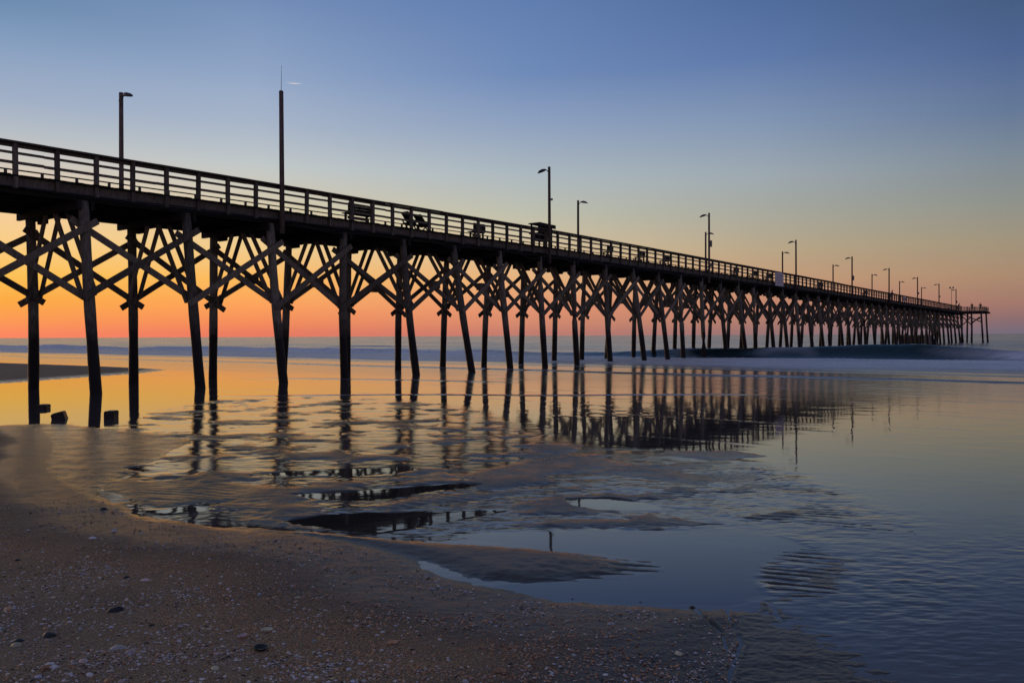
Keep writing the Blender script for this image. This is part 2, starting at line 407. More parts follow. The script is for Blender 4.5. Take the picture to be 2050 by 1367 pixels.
# ------------------------------------------------------------------ lamps on poles
def px2z(py, px, s, d):
    """height above water at which the point over (s,d) shows at photo row py"""
    v = PP(s, d, 0); depth = v.dot(fw)  # near enough
    hor = 677-9.0*px/2050
    return CAMZ+(hor-py)*(v.y)/F
def lamp(px, top, near, label, box=None, arm=.55, zb=None, r=.1, mast=False, wire=False):
    d = 30.02 if near else 35.52
    s = s_of_x(px, d)
    z = px2z(top, px, s, d)
    base = PP(s, d, 6.6 if near else 7.0)
    e = empty('mast' if mast else 'street_lamp', base, label, 'mast' if mast else 'lamp', None if mast else 'lamps along the pier')
    top_ = PP(s, d, 0); top_.z = z
    top_ += u*rnd.uniform(-.04, .04)
    m_ = MB(); m_.tube([base, base.lerp(top_, .5), top_], [r, r*.92, r*.85], 12); m_.build('pole', M_pole, e, smooth=True)
    if mast:
        m_ = MB(); m_.tube([top_, top_+Vector((.02, 0, 1.15))], [.014, .006], 6); m_.build('antenna', M_metal, e)
        m_ = MB(); m_.tube([top_-Vector((0, 0, .02)), top_+Vector((0, 0, .05))], [.105, .08], 12); m_.build('cap', M_metal, e)
        m_ = MB(); m_.tube([PP(s, d-.11, 7.3), PP(s, d-.11, z-1.0)], .012, 5); m_.build('wire', M_cable, e)
        return e
    dr = w*(1 if near else -1)
    a0 = top_-Vector((0, 0, .22)); 
    m_ = MB(); m_.tube([a0-Vector((0,0,.12))+dr*.06, a0+dr*(arm*.3)+Vector((0, 0, .02)), a0+dr*(arm*.55)+Vector((0, 0, .05))], .026, 7); m_.build('arm', M_metal, e, smooth=True)
    # cobra head: rounded wedge widening then falling away to the tip
    h = MB(); sec = []
    p0 = a0+dr*(arm*.45)+Vector((0, 0, .06)); Lh = .62
    prof = [(0, .05, .035, .03), (.18, .09, .07, .05), (.45, .15, .09, .06), (.75, .14, .075, .05), (1, .06, .02, .03)]
    for (t, hw, hu, hd) in prof:
        hw *= 1.15; hu *= 1.2; hd *= 1.3
        c_ = p0+dr*(Lh*t)-Vector((0, 0, .13*t*t))
        sec.append([c_+u*(hw*math.cos(q))+Vector((0, 0, (hu if math.sin(q) > 0 else hd)*math.sin(q))) for q in [2*math.pi*k/10 for k in range(10)]])
    for sc_ in sec: h.v += sc_
    for i in range(len(sec)-1):
        for k in range(10): h.f.append((i*10+k, i*10+(k+1)%10, (i+1)*10+(k+1)%10, (i+1)*10+k))
    h.f.append(tuple(range(10))[::-1]); h.f.append(tuple(40+k for k in range(10)))
    hd = h.build('lamp_head', M_metal, e, smooth=True)
    l = MB(); c_ = p0+dr*(Lh*.55)-Vector((0, 0, .085)); l.tube([c_+Vector((0, 0, .03)), c_, c_-Vector((0, 0, .02))], [.09, .085, .05], 12)
    l.build('lens', M_glass, e, smooth=True)
    if box:
        for (fz, hh, ww) in box:
            zc = base.z+(z-base.z)*fz
            c_ = base.lerp(top_, fz)
            m_ = MB(); m_.beam(c_+w*-.17+Vector((0, 0, -hh/2)), c_+w*-.17+Vector((0, 0, hh/2)), ww, .14, u)
            m_.build('control_box', M_metal, e)
    if wire:
        m_ = MB(); c_ = top_-Vector((0, 0, .5))
        m_.tube([c_+u*(-.16*math.sin(t*3.14))+Vector((0, 0, .35-.5*t))-w*.1 for t in [i/8 for i in range(9)]], .008, 5); m_.build('wire', M_cable, e)
    return e
lamp(245, 187, False, 'tall wooden lamp pole at the far left with its lamp head pointing right', wire=True, r=.105)
lamp(566.5, 186, True, 'bare wooden pole topped by a thin whip antenna on the near side of the pier', mast=True, r=.115)
lamp(1101, 335, True, 'tall lamp pole rising beside the cleaning station, head pointing left', box=[(.66, .12, .1)], wire=True)
lamp(1158, 402, False, 'shorter lamp pole just right of the cleaning station, head pointing right')
lamp(1420, 427, True, 'tall lamp pole with a pale box halfway up, overlapping a shorter lamp pole', box=[(.56, .55, .22), (.25, .2, .2)])
lamp(1413, 465, False, 'shorter lamp pole half hidden behind the tall one with the pale box', box=[(.3, .3, .2)])
lamp(1594, 481, True, 'tall lamp pole just right of the large pale sign, head pointing left')
lamp(1567, 504, False, 'short lamp pole standing above the large pale sign, head pointing right')
lamp(1706, 514, True, 'third tall lamp pole from the sea end of those with a box halfway up', box=[(.52, .6, .24)])
lamp(1668, 530, False, 'short lamp pole, the next one seaward after the one above the pale sign')
lamp(1780, 537, True, 'tall lamp pole without a box rising beside the standing figure mid-pier')
lamp(1746, 549, False, 'short lamp pole between the two tall poles nearest the small red and white sign')
lamp(1837, 555, True, 'tall lamp pole with a small box, right after the small red and white sign', box=[(.5, .35, .2)])
lamp(1801, 563, False, 'short lamp pole just left of the small red and white sign, head pointing right')
lamp(1880, 568, True, 'tall lamp pole, second from the sea end of those with heads pointing left', box=[(.55, .25, .2)])
lamp(1845, 575, False, 'shortest lamp pole with head pointing right, nearest the sea end')
lamp(1914, 579, True, 'last tall lamp pole at the sea end, next to the floodlight mast', box=[(.5, .4, .2)])
# floodlight mast at the end
s = s_of_x(1905, 35.4); z = px2z(578, 1905, s, 35.4)
b0 = PP(s, 35.4, 7.6); fl = empty('floodlight_mast', b0, 'thin mast with two round floodlights at the sea end of the pier', 'floodlight')
t0 = Vector((b0.x, b0.y, z)); m_ = MB(); m_.tube([b0, t0], [.05, .045], 8); m_.build('pole', M_metal, fl)
m_ = MB(); m_.beam(t0-u*.1-w*-.42, t0+w*-.42, .05, .05); m_.build('crossarm', M_metal, fl)
for q in (-.36, .30):
    c_ = t0-w*q*-1+Vector((0, 0, .22)); m_ = MB(); m_.tube([c_-u*.12, c_, c_+u*.12], [.2, .17, .05], 12); m_.build('floodlight', M_metal, fl)
    m_ = MB(); m_.tube([c_-Vector((0, 0, .22)), c_], .02, 6); m_.build('bracket', M_metal, fl)

# ------------------------------------------------------------------ things on the deck
DK = 7.66
def bench(px, d, label, ln=1.5, back=True, group=None, hb=.95):
    s = s_of_x(px, d); o = PP(s, d, DK)
    e = empty('bench', o, label, 'bench', 'benches on the pier deck')
    Z = Vector((0, 0, 1))
    m_ = MB()
    for q in (-.14, .02, .18): m_.beam(o-u*ln/2+w*q+Z*.45, o+u*ln/2+w*q+Z*.45, .13, .045, w)
    m_.build('seat', M_dark, e)
    if back:
        m_ = MB()
        for zz in (.60, .735, .87): m_.beam(o-u*ln/2-w*.22+Z*zz, o+u*ln/2-w*.22+Z*zz, .04, .125, w)
        m_.build('backrest', M_dark, e)
    for q in (-1, 1):
        m_ = MB(); c_ = o+u*q*(ln/2-.18); m_.beam(c_-w*.18, c_-w*.18+Z*(hb if back else .43), .09, .09, u); m_.build('leg', M_rail, e)
        m_ = MB(); m_.beam(c_+w*.16, c_+w*.16+Z*.43, .09, .09, u); m_.build('leg', M_rail, e)
    m_ = MB(); m_.beam(o-u*(ln/2-.18)+Z*.25, o+u*(ln/2-.18)+Z*.25, .05, .14, w); m_.build('stretcher', M_rail, e)
    return e
bench(719, 31.0, 'wide bench with a tall plank back, first of the benches from the left', 1.75, hb=1.05)
bench(955, 31.1, 'bench between the folding chairs and the cleaning station', 1.1)
bench(1217, 31.1, 'bench just right of the short lamp pole behind the cleaning station', .9)
bench(1281, 31.1, 'first of the two benches standing close together before the doubled lamp poles', 1.0)
bench(1330, 31.1, 'second of the two benches standing close together before the doubled lamp poles', 1.1)
bench(1470, 31.1, 'first bench seaward of the doubled lamp poles', 1.3)
bench(1507, 31.1, 'second bench seaward of the doubled lamp poles', 1.3)
bench(1536, 31.1, 'bench right beside the large pale sign', 1.6)
bench(1640, 31.1, 'bench midway between the pale sign and the next tall lamp', 1.8)
bench(1730, 31.1, 'low bench landward of the standing figure', 2.2)
# two slung chairs seen as chevrons
for px, lb in ((822, 'left one of two slanted deck chairs behind the near railing'), (846, 'right one of two slanted deck chairs behind the near railing')):
    s = s_of_x(px, 31.1); o = PP(s, 31.1, DK); Z = Vector((0, 0, 1))
    e = empty('deck_chair', o, lb, 'chair', 'deck chairs on the pier')
    m_ = MB(); m_.beam(o-u*.28+Z*.42, o+u*.22+Z*.33, .55, .04, w); m_.build('seat', M_dark, e)
    m_ = MB(); m_.beam(o+u*.2+Z*.33, o-u*.42+Z*.98 if px < 830 else o-u*.40+Z*.92, .55, .05, w); m_.build('backrest', M_dark, e)
    for q in (-.26, .26):
        m_ = MB(); m_.beam(o-u*.3+w*q, o+u*.3+w*q+Z*.55, .05, .05, w); m_.build('leg', M_dark, e)
        m_ = MB(); m_.beam(o+u*.3+w*q, o-u*.3+w*q+Z*.55, .05, .05, w); m_.build('leg', M_dark, e)
        m_ = MB(); m_.beam(o-u*.3+w*q+Z*.57, o+u*.32+w*q+Z*.57, .07, .04, w); m_.build('armrest', M_dark, e)
# fish cleaning station: table, back box and a tilted roof board above the rail
s = s_of_x(1090, 30.6); o = PP(s, 30.75, DK); Z = Vector((0, 0, 1))
st = empty('cleaning_station', o, 'dark wooden fish cleaning station with a tilted roof board beside the tall lamp pole', 'cleaning station')
m_ = MB(); m_.beam(o-u*.88+Z*1.50, o+u*.92+Z*1.46, .9, .07, w); m_.build('roof', M_dark, st)
m_ = MB(); m_.beam(o-u*.90+Z*1.40-w*.42, o+u*.92+Z*1.36-w*.42, .05, .20, w); m_.build('roof_board', M_dark, st)
m_ = MB(); m_.beam(o-u*.95+Z*.86, o+u*.30+Z*.86, .75, .07, w); m_.build('table_top', M_dark, st)
m_ = MB(); m_.beam(o-u*.9+Z*1.08-w*.33, o+u*.25+Z*1.08-w*.33, .05, .5, w); m_.build('back_panel', M_dark, st)
m_ = MB(); m_.beam(o-u*.55+Z*.62, o+u*.3+Z*.62, .5, .42, w); m_.build('sink_box', M_dark, st)
for a_, b_ in ((-.75, -.3), (-.75, .3), (.62, -.3), (.62, .3)):
    m_ = MB(); m_.beam(o+u*a_+w*b_, o+u*a_+w*b_+Z*1.44, .09, .09, u); m_.build('leg', M_dark, st)
for a_ in (-.75, .5):
    m_ = MB(); m_.beam(o+u*a_-w*.3+Z*.25, o+u*(a_-.25)-w*.3+Z*.8, .05, .07, w); m_.build('strut', M_dark, st)
# signs hung on the outside of the railing
def sign(px0, px1, y0, y1, label, mat, red=False):
    d = 30.05; s0_, s1_ = s_of_x(px0, d), s_of_x(px1, d); sm = (s0_+s1_)/2; pm = (px0+px1)/2
    z1, z0 = px2z(y0, pm, sm, d), px2z(y1, pm, sm, d)
    a = PP(sm, d, 0); a.z = z0
    e = empty('sign', a, label, 'sign')
    l_ = (s1_-s0_)
    m_ = MB(); m_.beam(Vector((a.x, a.y, z0)), Vector((a.x, a.y, z1)), l_, .04, u); m_.build('board', mat, e)
    return e, a, l_, z0, z1
e, a, l_, z0, z1 = sign(1552, 1568.5, 546, 573, 'large pale square sign hung outside the railing of the pier', M_sign)
for k in range(4):     # faint illegible lines of lettering
    zz = z0+(z1-z0)*(.78-.18*k); m_ = MB(); hw = l_*(.36, .30, .34, .22)[k]
    c_ = Vector((a.x, a.y, zz))-w*.025; m_.beam(c_-u*hw, c_+u*hw, .012, .05, w); m_.build('lettering', M_ink, e)
M_red = plain_mat('sign_red', (.45, .09, .10), .5)
e, a, l_, z0, z1 = sign(1808.5, 1813.5, 594, 603.5, 'small red and white sign on the railing far along the pier', M_sign)
m_ = MB(); c_ = Vector((a.x, a.y, z0+(z1-z0)*.45))-w*.03; m_.beam(c_-Z*.22*(z1-z0), c_+Z*.22*(z1-z0), l_*.9, .02, u); m_.build('red_panel', M_red, e)

# ------------------------------------------------------------------ people
M_skin = plain_mat('skin', (.30, .17, .11), .6)
M_cloth = [plain_mat('jacket_dark', (.03, .03, .035), .9), plain_mat('jacket_brown', (.06, .035, .03), .9), plain_mat('jacket_blue', (.03, .04, .07), .9)]
M_trs = plain_mat('trousers', (.03, .03, .04), .9); M_hair = plain_mat('hair', (.02, .015, .01), .8)
def person(s, d, face, lean, label, mc, zf=DK):
    """face: unit vector the person looks along; lean: how far they bend over the rail"""
    o = PP(s, d, zf); Z = Vector((0, 0, 1)); f_ = face.normalized(); r_ = f_.cross(Z)
    e = empty('person', o, label, 'person', None)
    def skin(name, pts, edges, mat, sub=1):
        me = bpy.data.meshes.new(name); me.from_pydata([tuple(p[0]) for p in pts], edges, []); ob = bpy.data.objects.new(name, me); C.objects.link(ob)
        ob.parent = e; me.materials.append(mat)
        md = ob.modifiers.new('skin', 'SKIN'); md.use_smooth_shade = True
        for i, p in enumerate(pts): me.skin_vertices[0].data[i].radius = (p[1], p[2] if len(p) > 2 else p[1])
        me.skin_vertices[0].data[0].use_root = True
        ob.modifiers.new('sub', 'SUBSURF').levels = sub; ob.modifiers['sub'].render_levels = sub
        return ob
    hp = Z*.93-f_*lean*.35; ch = Z*1.30+f_*lean*.25; nk = Z*1.50+f_*lean*.5; hd_ = Z*1.60+f_*(lean*.6+.04)
    P = [(hp, .13, .11), (Z*1.1-f_*lean*.05, .13, .10), (ch, .15, .11), (nk-Z*.02, .06), (hd_, .085, .10), (hd_+Z*.12, .085, .095)]
    ed = [(0, 1), (1, 2), (2, 3), (3, 4), (4, 5)]
    for sg in (-1, 1):
        b = len(P)
        P += [(ch+r_*sg*.19+Z*.10, .065), (ch+r_*sg*.25+f_*.12-Z*.12, .05), (Z*1.12+r_*sg*.18+f_*(.42), .04), (Z*1.12+r_*sg*.16+f_*(.52), .035)]
        ed += [(2, b), (b, b+1), (b+1, b+2), (b+2, b+3)]
    for sg in (-1, 1):
        b = len(P)
        P += [(hp+r_*sg*.10-Z*.06, .09), (Z*.50+r_*sg*.12+f_*.03, .065), (Z*.09+r_*sg*.13-f_*.03, .045), (Z*.045+r_*sg*.14+f_*.14, .042)]
        ed += [(0, b), (b, b+1), (b+1, b+2), (b+2, b+3)]
    skin('body', P, ed, M_skin)
    T = [(hp, .145, .125), (Z*1.1-f_*lean*.05, .145, .115), (ch, .165, .125), (nk-Z*.05, .085)]; te = [(0, 1), (1, 2), (2, 3)]
    for sg in (-1, 1):
        b = len(T); T += [(ch+r_*sg*.20+Z*.10, .078), (ch+r_*sg*.25+f_*.12-Z*.12, .062), (Z*1.12+r_*sg*.18+f_*(.42), .05)]; te += [(2, b), (b, b+1), (b+1, b+2)]
    skin('jacket', T, te, mc)
    T = [(hp, .14, .12)]; te = []
    for sg in (-1, 1):
        b = len(T); T += [(hp+r_*sg*.10-Z*.06, .105), (Z*.50+r_*sg*.12+f_*.03, .08), (Z*.12+r_*sg*.13-f_*.03, .062)]; te += [(0, b), (b, b+1), (b+1, b+2)]
    skin('trousers', T, te, M_trs)
    skin('hair', [(hd_+Z*.10-f_*.015, .098, .10), (hd_+Z*.17-f_*.01, .07, .08)], [(0, 1)], M_hair)
    return e
person(SE-1.6, 30.75, -w, .35, 'person in dark clothes leaning on the rail at the corner of the pier end', M_cloth[0])
person(TS0+.7, 28.5, -u, .30, 'person bent over the end platform rail, middle of the three at the sea end', M_cloth[1])
person(TS0+.8, 26.95, -u, .30, 'person by the outermost corner post of the pier end platform', M_cloth[2])
person(s_of_x(1786, 30.9), 30.95, -w, .1, 'person standing at the near railing beside a tall lamp pole', M_cloth[0])

# ------------------------------------------------------------------ numpy noise
_rs = np.random.RandomState(11)
_perm = np.concatenate([_rs.permutation(512)]*2)
_ang = _rs.rand(512)*2*np.pi; _gx = np.cos(_ang); _gy = np.sin(_ang)
def perlin(x, y):
    x = np.asarray(x, float); y = np.asarray(y, float)
    xi = np.floor(x).astype(int); yi = np.floor(y).astype(int); xf = x-xi; yf = y-yi
    uu = xf*xf*xf*(xf*(xf*6-15)+10); vv = yf*yf*yf*(yf*(yf*6-15)+10)
    def g(ix, iy, fx, fy):
        h = _perm[(_perm[ix & 511]+iy) & 511]; return _gx[h]*fx+_gy[h]*fy
    a = g(xi, yi, xf, yf); b = g(xi+1, yi, xf-1, yf); c = g(xi, yi+1, xf, yf-1); d = g(xi+1, yi+1, xf-1, yf-1)
    return (a+(b-a)*uu+((c+(d-c)*uu)-(a+(b-a)*uu))*vv)*1.5
def fbm(x, y, o=4, r=.5):
    t = 0; a = 1; n = 0
    for i in range(o):
        t = t+a*perlin(x*2**i+17.3*i, y*2**i-9.1*i); n += a; a *= r
    return t/n
def sst(x, a, b):
    t = np.clip((x-a)/(b-a), 0, 1); return t*t*(3-2*t)
def sdf(X, Y, poly_px, pad=3.0):
    """signed distance in metres, positive inside, to a patch of ground outlined on the photograph's ground plane"""
    P = np.array([ground(*p) for p in poly_px])
    out = np.full(X.shape, -pad)
    m = (X > P[:, 0].min()-pad) & (X < P[:, 0].max()+pad) & (Y > P[:, 1].min()-pad) & (Y < P[:, 1].max()+pad)
    x = X[m]; y = Y[m]
    if x.size == 0: return out
    dd = np.full(x.shape, 1e9); ins = np.zeros(x.shape, bool)
    for i in range(len(P)):
        ax, ay = P[i]; bx, by = P[(i+1) % len(P)]
        ex, ey = bx-ax, by-ay; t = np.clip(((x-ax)*ex+(y-ay)*ey)/(ex*ex+ey*ey+1e-12), 0, 1)
        dd = np.minimum(dd, (x-ax-t*ex)**2+(y-ay-t*ey)**2)
        if ay != by:
            c = ((ay > y) != (by > y)) & (x < (bx-ax)*(y-ay)/(by-ay)+ax); ins ^= c
    dd = np.sqrt(dd); out[m] = np.maximum(np.where(ins, dd, -dd), -pad)
    return out

DRY = [(-900, 858), (0, 851), (50, 850), (100, 858), (130, 874), (135, 895), (130, 920), (140, 950), (200, 985), (300, 1030), (450, 1052), (600, 1064), (730, 1082), (840, 1118), (900, 1152), (1000, 1172), (1100, 1192), (1300, 1206), (1400, 1212), (1500, 1216), (1535, 1188), (1560, 1225), (1510, 1262), (1500, 1310), (1490, 1400), (1490, 2200), (-2600, 2200)]
BAR = [(-500, 716), (0, 726), (150, 731), (280, 736), (345, 740), (290, 747), (180, 755), (60, 764), (0, 768), (-400, 778)]
TONGUE = [(450, 1052), (650, 1064), (850, 1082), (1050, 1094), (1200, 1106), (1310, 1122), (1350, 1140), (1310, 1156), (1200, 1166), (1050, 1172), (950, 1166), (850, 1128), (700, 1090), (520, 1066)]
MID = [(170, 872), (300, 820), (430, 798), (620, 792), (800, 796), (960, 815), (1080, 860), (1200, 892), (1400, 905), (1560, 930), (1700, 985), (1880, 1058), (1650, 1092), (1620, 1130), (1560, 1215), (1510, 1195), (1490, 1110), (1200, 1066), (930, 1072), (760, 1066), (600, 1062), (300, 1030), (170, 960)]
BRZ = [(1590, 1105), (1800, 1085), (2050, 1062), (2800, 1010), (2800, 2200), (1440, 2200), (1470, 1400), (1500, 1300), (1560, 1230), (1590, 1180)]
POOLS = [
 [(925, 1070), (1100, 1065), (1300, 1063), (1480, 1065), (1570, 1080), (1600, 1094), (1540, 1115), (1508, 1132), (1490, 1160), (1512, 1190), (1440, 1204), (1300, 1204), (1180, 1197), (1060, 1186), (1040, 1177), (1200, 1169), (1310, 1160), (1352, 1141), (1320, 1121), (1200, 1104), (1060, 1090)],
 [(580, 1042), (640, 1032), (760, 1027), (900, 1026), (1000, 1021), (930, 1035), (870, 1048), (760, 1063), (700, 1059), (640, 1052)],
 [(585, 990), (690, 984), (830, 976), (925, 968), (962, 971), (880, 980), (760, 998), (680, 1000), (620, 997)],
 [(530, 948), (640, 942), (800, 935), (835, 939), (780, 948), (700, 953), (600, 951)],
 [(300, 1023), (345, 1017), (415, 1014), (405, 1021), (335, 1026)],
 [(1130, 1000), (1220, 998), (1305, 1010), (1312, 1020), (1200, 1020), (1150, 1012)],
 [(250, 938), (290, 933), (325, 937), (290, 943)],
]
RILLS = [[(1446, 1200), (1455, 1225), (1470, 1258), (1484, 1290), (1474, 1314), (1463, 1340), (1456, 1400)], [(1384, 1212), (1420, 1246), (1446, 1270), (1454, 1300)], [(1520, 1196), (1545, 1212), (1560, 1240)]]
RIPS = [
 [(1495, 1112), (1560, 1088), (1640, 1078), (1700, 1110), (1650, 1165), (1690, 1240), (1600, 1240), (1515, 1200), (1480, 1150)],
 [(1400, 925), (1540, 930), (1620, 958), (1790, 1000), (1700, 1006), (1560, 988), (1440, 962), (1340, 940)],
 [(1580, 998), (1690, 1000), (1760, 1040), (1900, 1072), (1760, 1082), (1640, 1055)],
 [(1500, 1112), (1620, 1098), (1605, 1200), (1510, 1196), (1480, 1150)],
 [(1180, 1100), (1350, 1122), (1352, 1150), (1280, 1168), (1180, 1168)],
]
APRON = [(1380, 1216), (1500, 1212), (1540, 1188), (1600, 1188), (1690, 1225), (1790, 1280), (1900, 1380), (2100, 2200), (1300, 2200), (1330, 1300)]
WETS = [[(0, 848), (130, 847), (220, 856), (320, 866), (400, 880), (340, 915), (280, 950), (200, 985), (100, 975), (0, 930)],
        [(130, 925), (215, 938), (250, 958), (400, 957), (600, 972), (640, 985), (560, 1003), (420, 1011), (320, 1021), (220, 1000)],
        [(900, 950), (1050, 918), (1200, 912), (1290, 930), (1200, 945), (1050, 960), (940, 972)],
        [(690, 1020), (830, 990), (1000, 978), (1180, 972), (1100, 984), (900, 1010), (780, 1026)],
        [(440, 1040), (560, 1030), (700, 1064), (560, 1062)],
        [(930, 1052), (1100, 1038), (1350, 1032), (1500, 1050), (1400, 1060), (1100, 1062)],
        [(1320, 900), (1480, 900), (1560, 915), (1450, 925), (1330, 915)],
        [(1520, 1112), (1650, 1092), (1760, 1125), (1700, 1200), (1560, 1215), (1515, 1190)],
        [(1150, 925), (1500, 930), (1600, 968), (1400, 975), (1200, 950)]]
def ground_h(X, Y, want_all=False):
    X = np.asarray(X, float); Y = np.asarray(Y, float)
    jit = .10*fbm(X*1.6, Y*1.6, 4, .6)+.03*perlin(X*9, Y*9)
    h = np.full(X.shape, -.03)
    mid = sst(sdf(X, Y, MID)+jit*4, -.6, .9)
    # bars and hollows left by the outgoing water
    n1 = fbm(X*.62+3.1, Y*.75, 4, .48); n2 = fbm(X*1.9, Y*2.6+5, 3, .5)
    bars = .026*np.tanh(3.2*(n1-.06)+1.1*n2)
    bars = np.where(bars > 0, bars*1.0, bars*1.3)
    h = h*(1-mid)+mid*(bars+.000)
    brz = sst(sdf(X, Y, BRZ)+jit, -.1, .5)
    h = h*(1-brz)+brz*(-.012+.004*fbm(X*3, Y*5, 3))
    apr = sst(sdf(X, Y, APRON)+jit*1.3, -.25, .35)
    h = h*(1-apr)+apr*(-.0035+.0055*fbm(X*1.6, Y*2.6, 4)+.008*sst(sdf(X, Y, APRON)+jit*2, 0, .8))
    wm = 0
    for W_ in WETS:
        wm = np.maximum(wm, sst(sdf(X, Y, W_)+jit*1.4, -.30, .35))
    h = np.maximum(h, -.03+wm*(.042+.008*fbm(X*2, Y*3, 3)))
    tg = sdf(X, Y, TONGUE)+jit*.5
    h = np.maximum(h, np.where(tg > -.3, -.02+.055*sst(tg, -.12, .35)+.006*fbm(X*4, Y*4, 3), -1))
    rip = np.zeros(X.shape)
    for r_ in RIPS: rip = np.maximum(rip, sst(sdf(X, Y, r_)+jit, -.15, .25))
    ph = (Y*1.0+X*.34+.10*fbm(X*.9, Y*1.3, 3))/.150
    rw = np.sin(2*np.pi*ph+.5*perlin(X*1.3, Y*1.6))
    amp = np.clip(.75+.6*perlin(X*1.7+9, Y*3.3), .3, 1)
    soft = np.zeros(X.shape)
    for r_ in RIPS: soft = np.maximum(soft, sst(sdf(X, Y, r_)+jit*4.5, -.65, .65))
    wv_ = rw*.5+.5*np.abs(rw)*rw
    rh = -.016+.0150*soft+.0045*fbm(X*1.5+4, Y*2.2, 3)+.0105*amp*wv_
    h = h*(1-soft)+soft*np.maximum(rh, h*.2-.012)
    h = h+.0040*wv_*np.clip(.45+1.6*perlin(X*.5+11, Y*.7), 0, 1)*np.clip(1-(Y-10)/8, 0, 1)*np.maximum(mid, .3*brz)*(1-soft)
    pool = np.zeros(X.shape)
    for p_ in POOLS:
        sd_ = sdf(X, Y, p_)
        q = sst(sd_+jit*.3+.012*perlin(X*14, Y*14), -.05, .06); pool = np.maximum(pool, q)
    pool = pool*(1-sst(rip, .2, .8)*.9)
    h = h*(1-pool)+pool*np.minimum(h, -.035)
    dry = sdf(X, Y, DRY, 6.0)+jit*.8
    hd_ = .004+.022*sst(dry, 0, .8)+.04*sst(dry, .5, 2.5)+.020*np.clip(dry, 0, 6)+.012*fbm(X*.9, Y*.9, 3)*sst(dry, .2, 1.5)+.004*fbm(X*5, Y*5, 4)
    k = sst(dry, -.30, .25)
    h = np.where(dry > -.3, h*(1-k)+k*np.maximum(hd_, h), h)
    for R_ in RILLS:
        P_ = np.array([ground(*q_) for q_ in R_]); m_ = (Y < 7.5) & (np.abs(X-P_[:, 0].mean()) < 1.2)
        x_, y_ = X[m_], Y[m_]
        if x_.size == 0: continue
        dd_ = np.full(x_.shape, 9.)
        for (ax, ay), (bx, by) in zip(P_[:-1], P_[1:]):
            ex, ey = bx-ax, by-ay; t_ = np.clip(((x_-ax)*ex+(y_-ay)*ey)/(ex*ex+ey*ey), 0, 1)
            dd_ = np.minimum(dd_, np.hypot(x_-ax-t_*ex, y_-ay-t_*ey))
        dd_ = dd_+.012*perlin(x_*9, y_*9); hh_ = h[m_]
        h[m_] = hh_-(hh_+.003)*(1-sst(dd_, .002, .022))+.003*np.exp(-((dd_-.035)/.012)**2)
    bar = sdf(X, Y, BAR, 4.0)+jit*2
    h = np.where(bar > -1, np.maximum(h, -.03+.11*sst(bar, -.6, 1.6)), h)
    fine = np.clip(1-(Y-9)/8, 0, 1)
    h = h+fine*(.0034*fbm(X*7, Y*12, 3)+.0016*perlin(X*22, Y*30)*np.clip(1-(Y-5)/4, 0, 1))*(1-pool)
    if want_all: return h, dict(dry=dry, mid=mid, brz=brz, tg=tg, rip=rip, pool=pool, bar=bar)
    return h

def grid_mesh(name, X, Y, Zz, attrs, mat):
    R, Cc = X.shape
    me = bpy.data.meshes.new(name)
    co = np.stack([X, Y, Zz], -1).reshape(-1, 3).astype(np.float32)
    idx = np.arange(R*Cc, dtype=np.int32).reshape(R, Cc)
    q = np.stack([idx[:-1, :-1], idx[:-1, 1:], idx[1:, 1:], idx[1:, :-1]], -1).reshape(-1, 4)
    me.vertices.add(R*Cc); me.vertices.foreach_set('co', co.ravel())
    me.loops.add(q.size); me.loops.foreach_set('vertex_index', q.ravel())
    me.polygons.add(len(q)); me.polygons.foreach_set('loop_start', np.arange(0, q.size, 4, dtype=np.int32)); me.polygons.foreach_set('loop_total', np.full(len(q), 4, dtype=np.int32))
    me.polygons.foreach_set('use_smooth', np.ones(len(q), bool))
    me.update(calc_edges=True)
    for k, v in attrs.items():
        a = me.attributes.new(k, 'FLOAT', 'POINT'); a.data.foreach_set('value', v.ravel().astype(np.float32))
    me.materials.append(mat)
    o = bpy.data.objects.new(name, me); C.objects.link(o); tag(o, kind='structure')
    return o

# ------------------------------------------------------------------ sand
def attr(t, n):
    a = nd(t, 'ShaderNodeAttribute'); a.attribute_name = n; return a.outputs['Fac']
def mth(t, op, *a, clamp=False):
    n = nd(t, 'ShaderNodeMath', operation=op, use_clamp=clamp)
    for i, v in enumerate(a):
        if isinstance(v, (int, float)): n.inputs[i].default_value = v
        else: t.links.new(v, n.inputs[i])
    return n.outputs[0]
def pos(t, sx=1, sy=1, sz=1, rot=0):
    g = nd(t, 'ShaderNodeNewGeometry'); m = nd(t, 'ShaderNodeMapping'); m.inputs['Scale'].default_value = (sx, sy, sz); m.inputs['Rotation'].default_value = (0, 0, rot)
    t.links.new(g.outputs['Position'], m.inputs[0]); return m.outputs[0]
def noise_n(t, vec, sc, det=4.0, ro=.55):
    n = nd(t, 'ShaderNodeTexNoise', Scale=sc, Detail=det, Roughness=ro); t.links.new(vec, n.inputs['Vector']); return n.outputs[0]
M_sand, t, b = newmat('beach_sand'); lk = t.links
wet = attr(t, 'wet'); grit = attr(t, 'grit'); rough_a = attr(t, 'rip')
P1 = pos(t)
na = noise_n(t, P1, 1.3, 6.0); nb = noise_n(t, P1, 95.0, 5.0, .8); nc = noise_n(t, P1, 24.0, 6.0, .65)
drycol = ramp(t, na, [(.3, (.29, .205, .130)), (.7, (.41, .295, .190))])
gr = ramp(t, nb, [(.38, (.07, .045, .03)), (.5, (.38, .22, .12)), (.64, (.92, .52, .24))])
mx = nd(t, 'ShaderNodeMix', data_type='RGBA'); lk.new(mth(t, 'MULTIPLY', grit, ramp(t, nc, [(.36, (0, 0, 0)), (.6, (1, 1, 1))]), clamp=True), mx.inputs[0]); lk.new(drycol, mx.inputs[6]); lk.new(gr, mx.inputs[7])
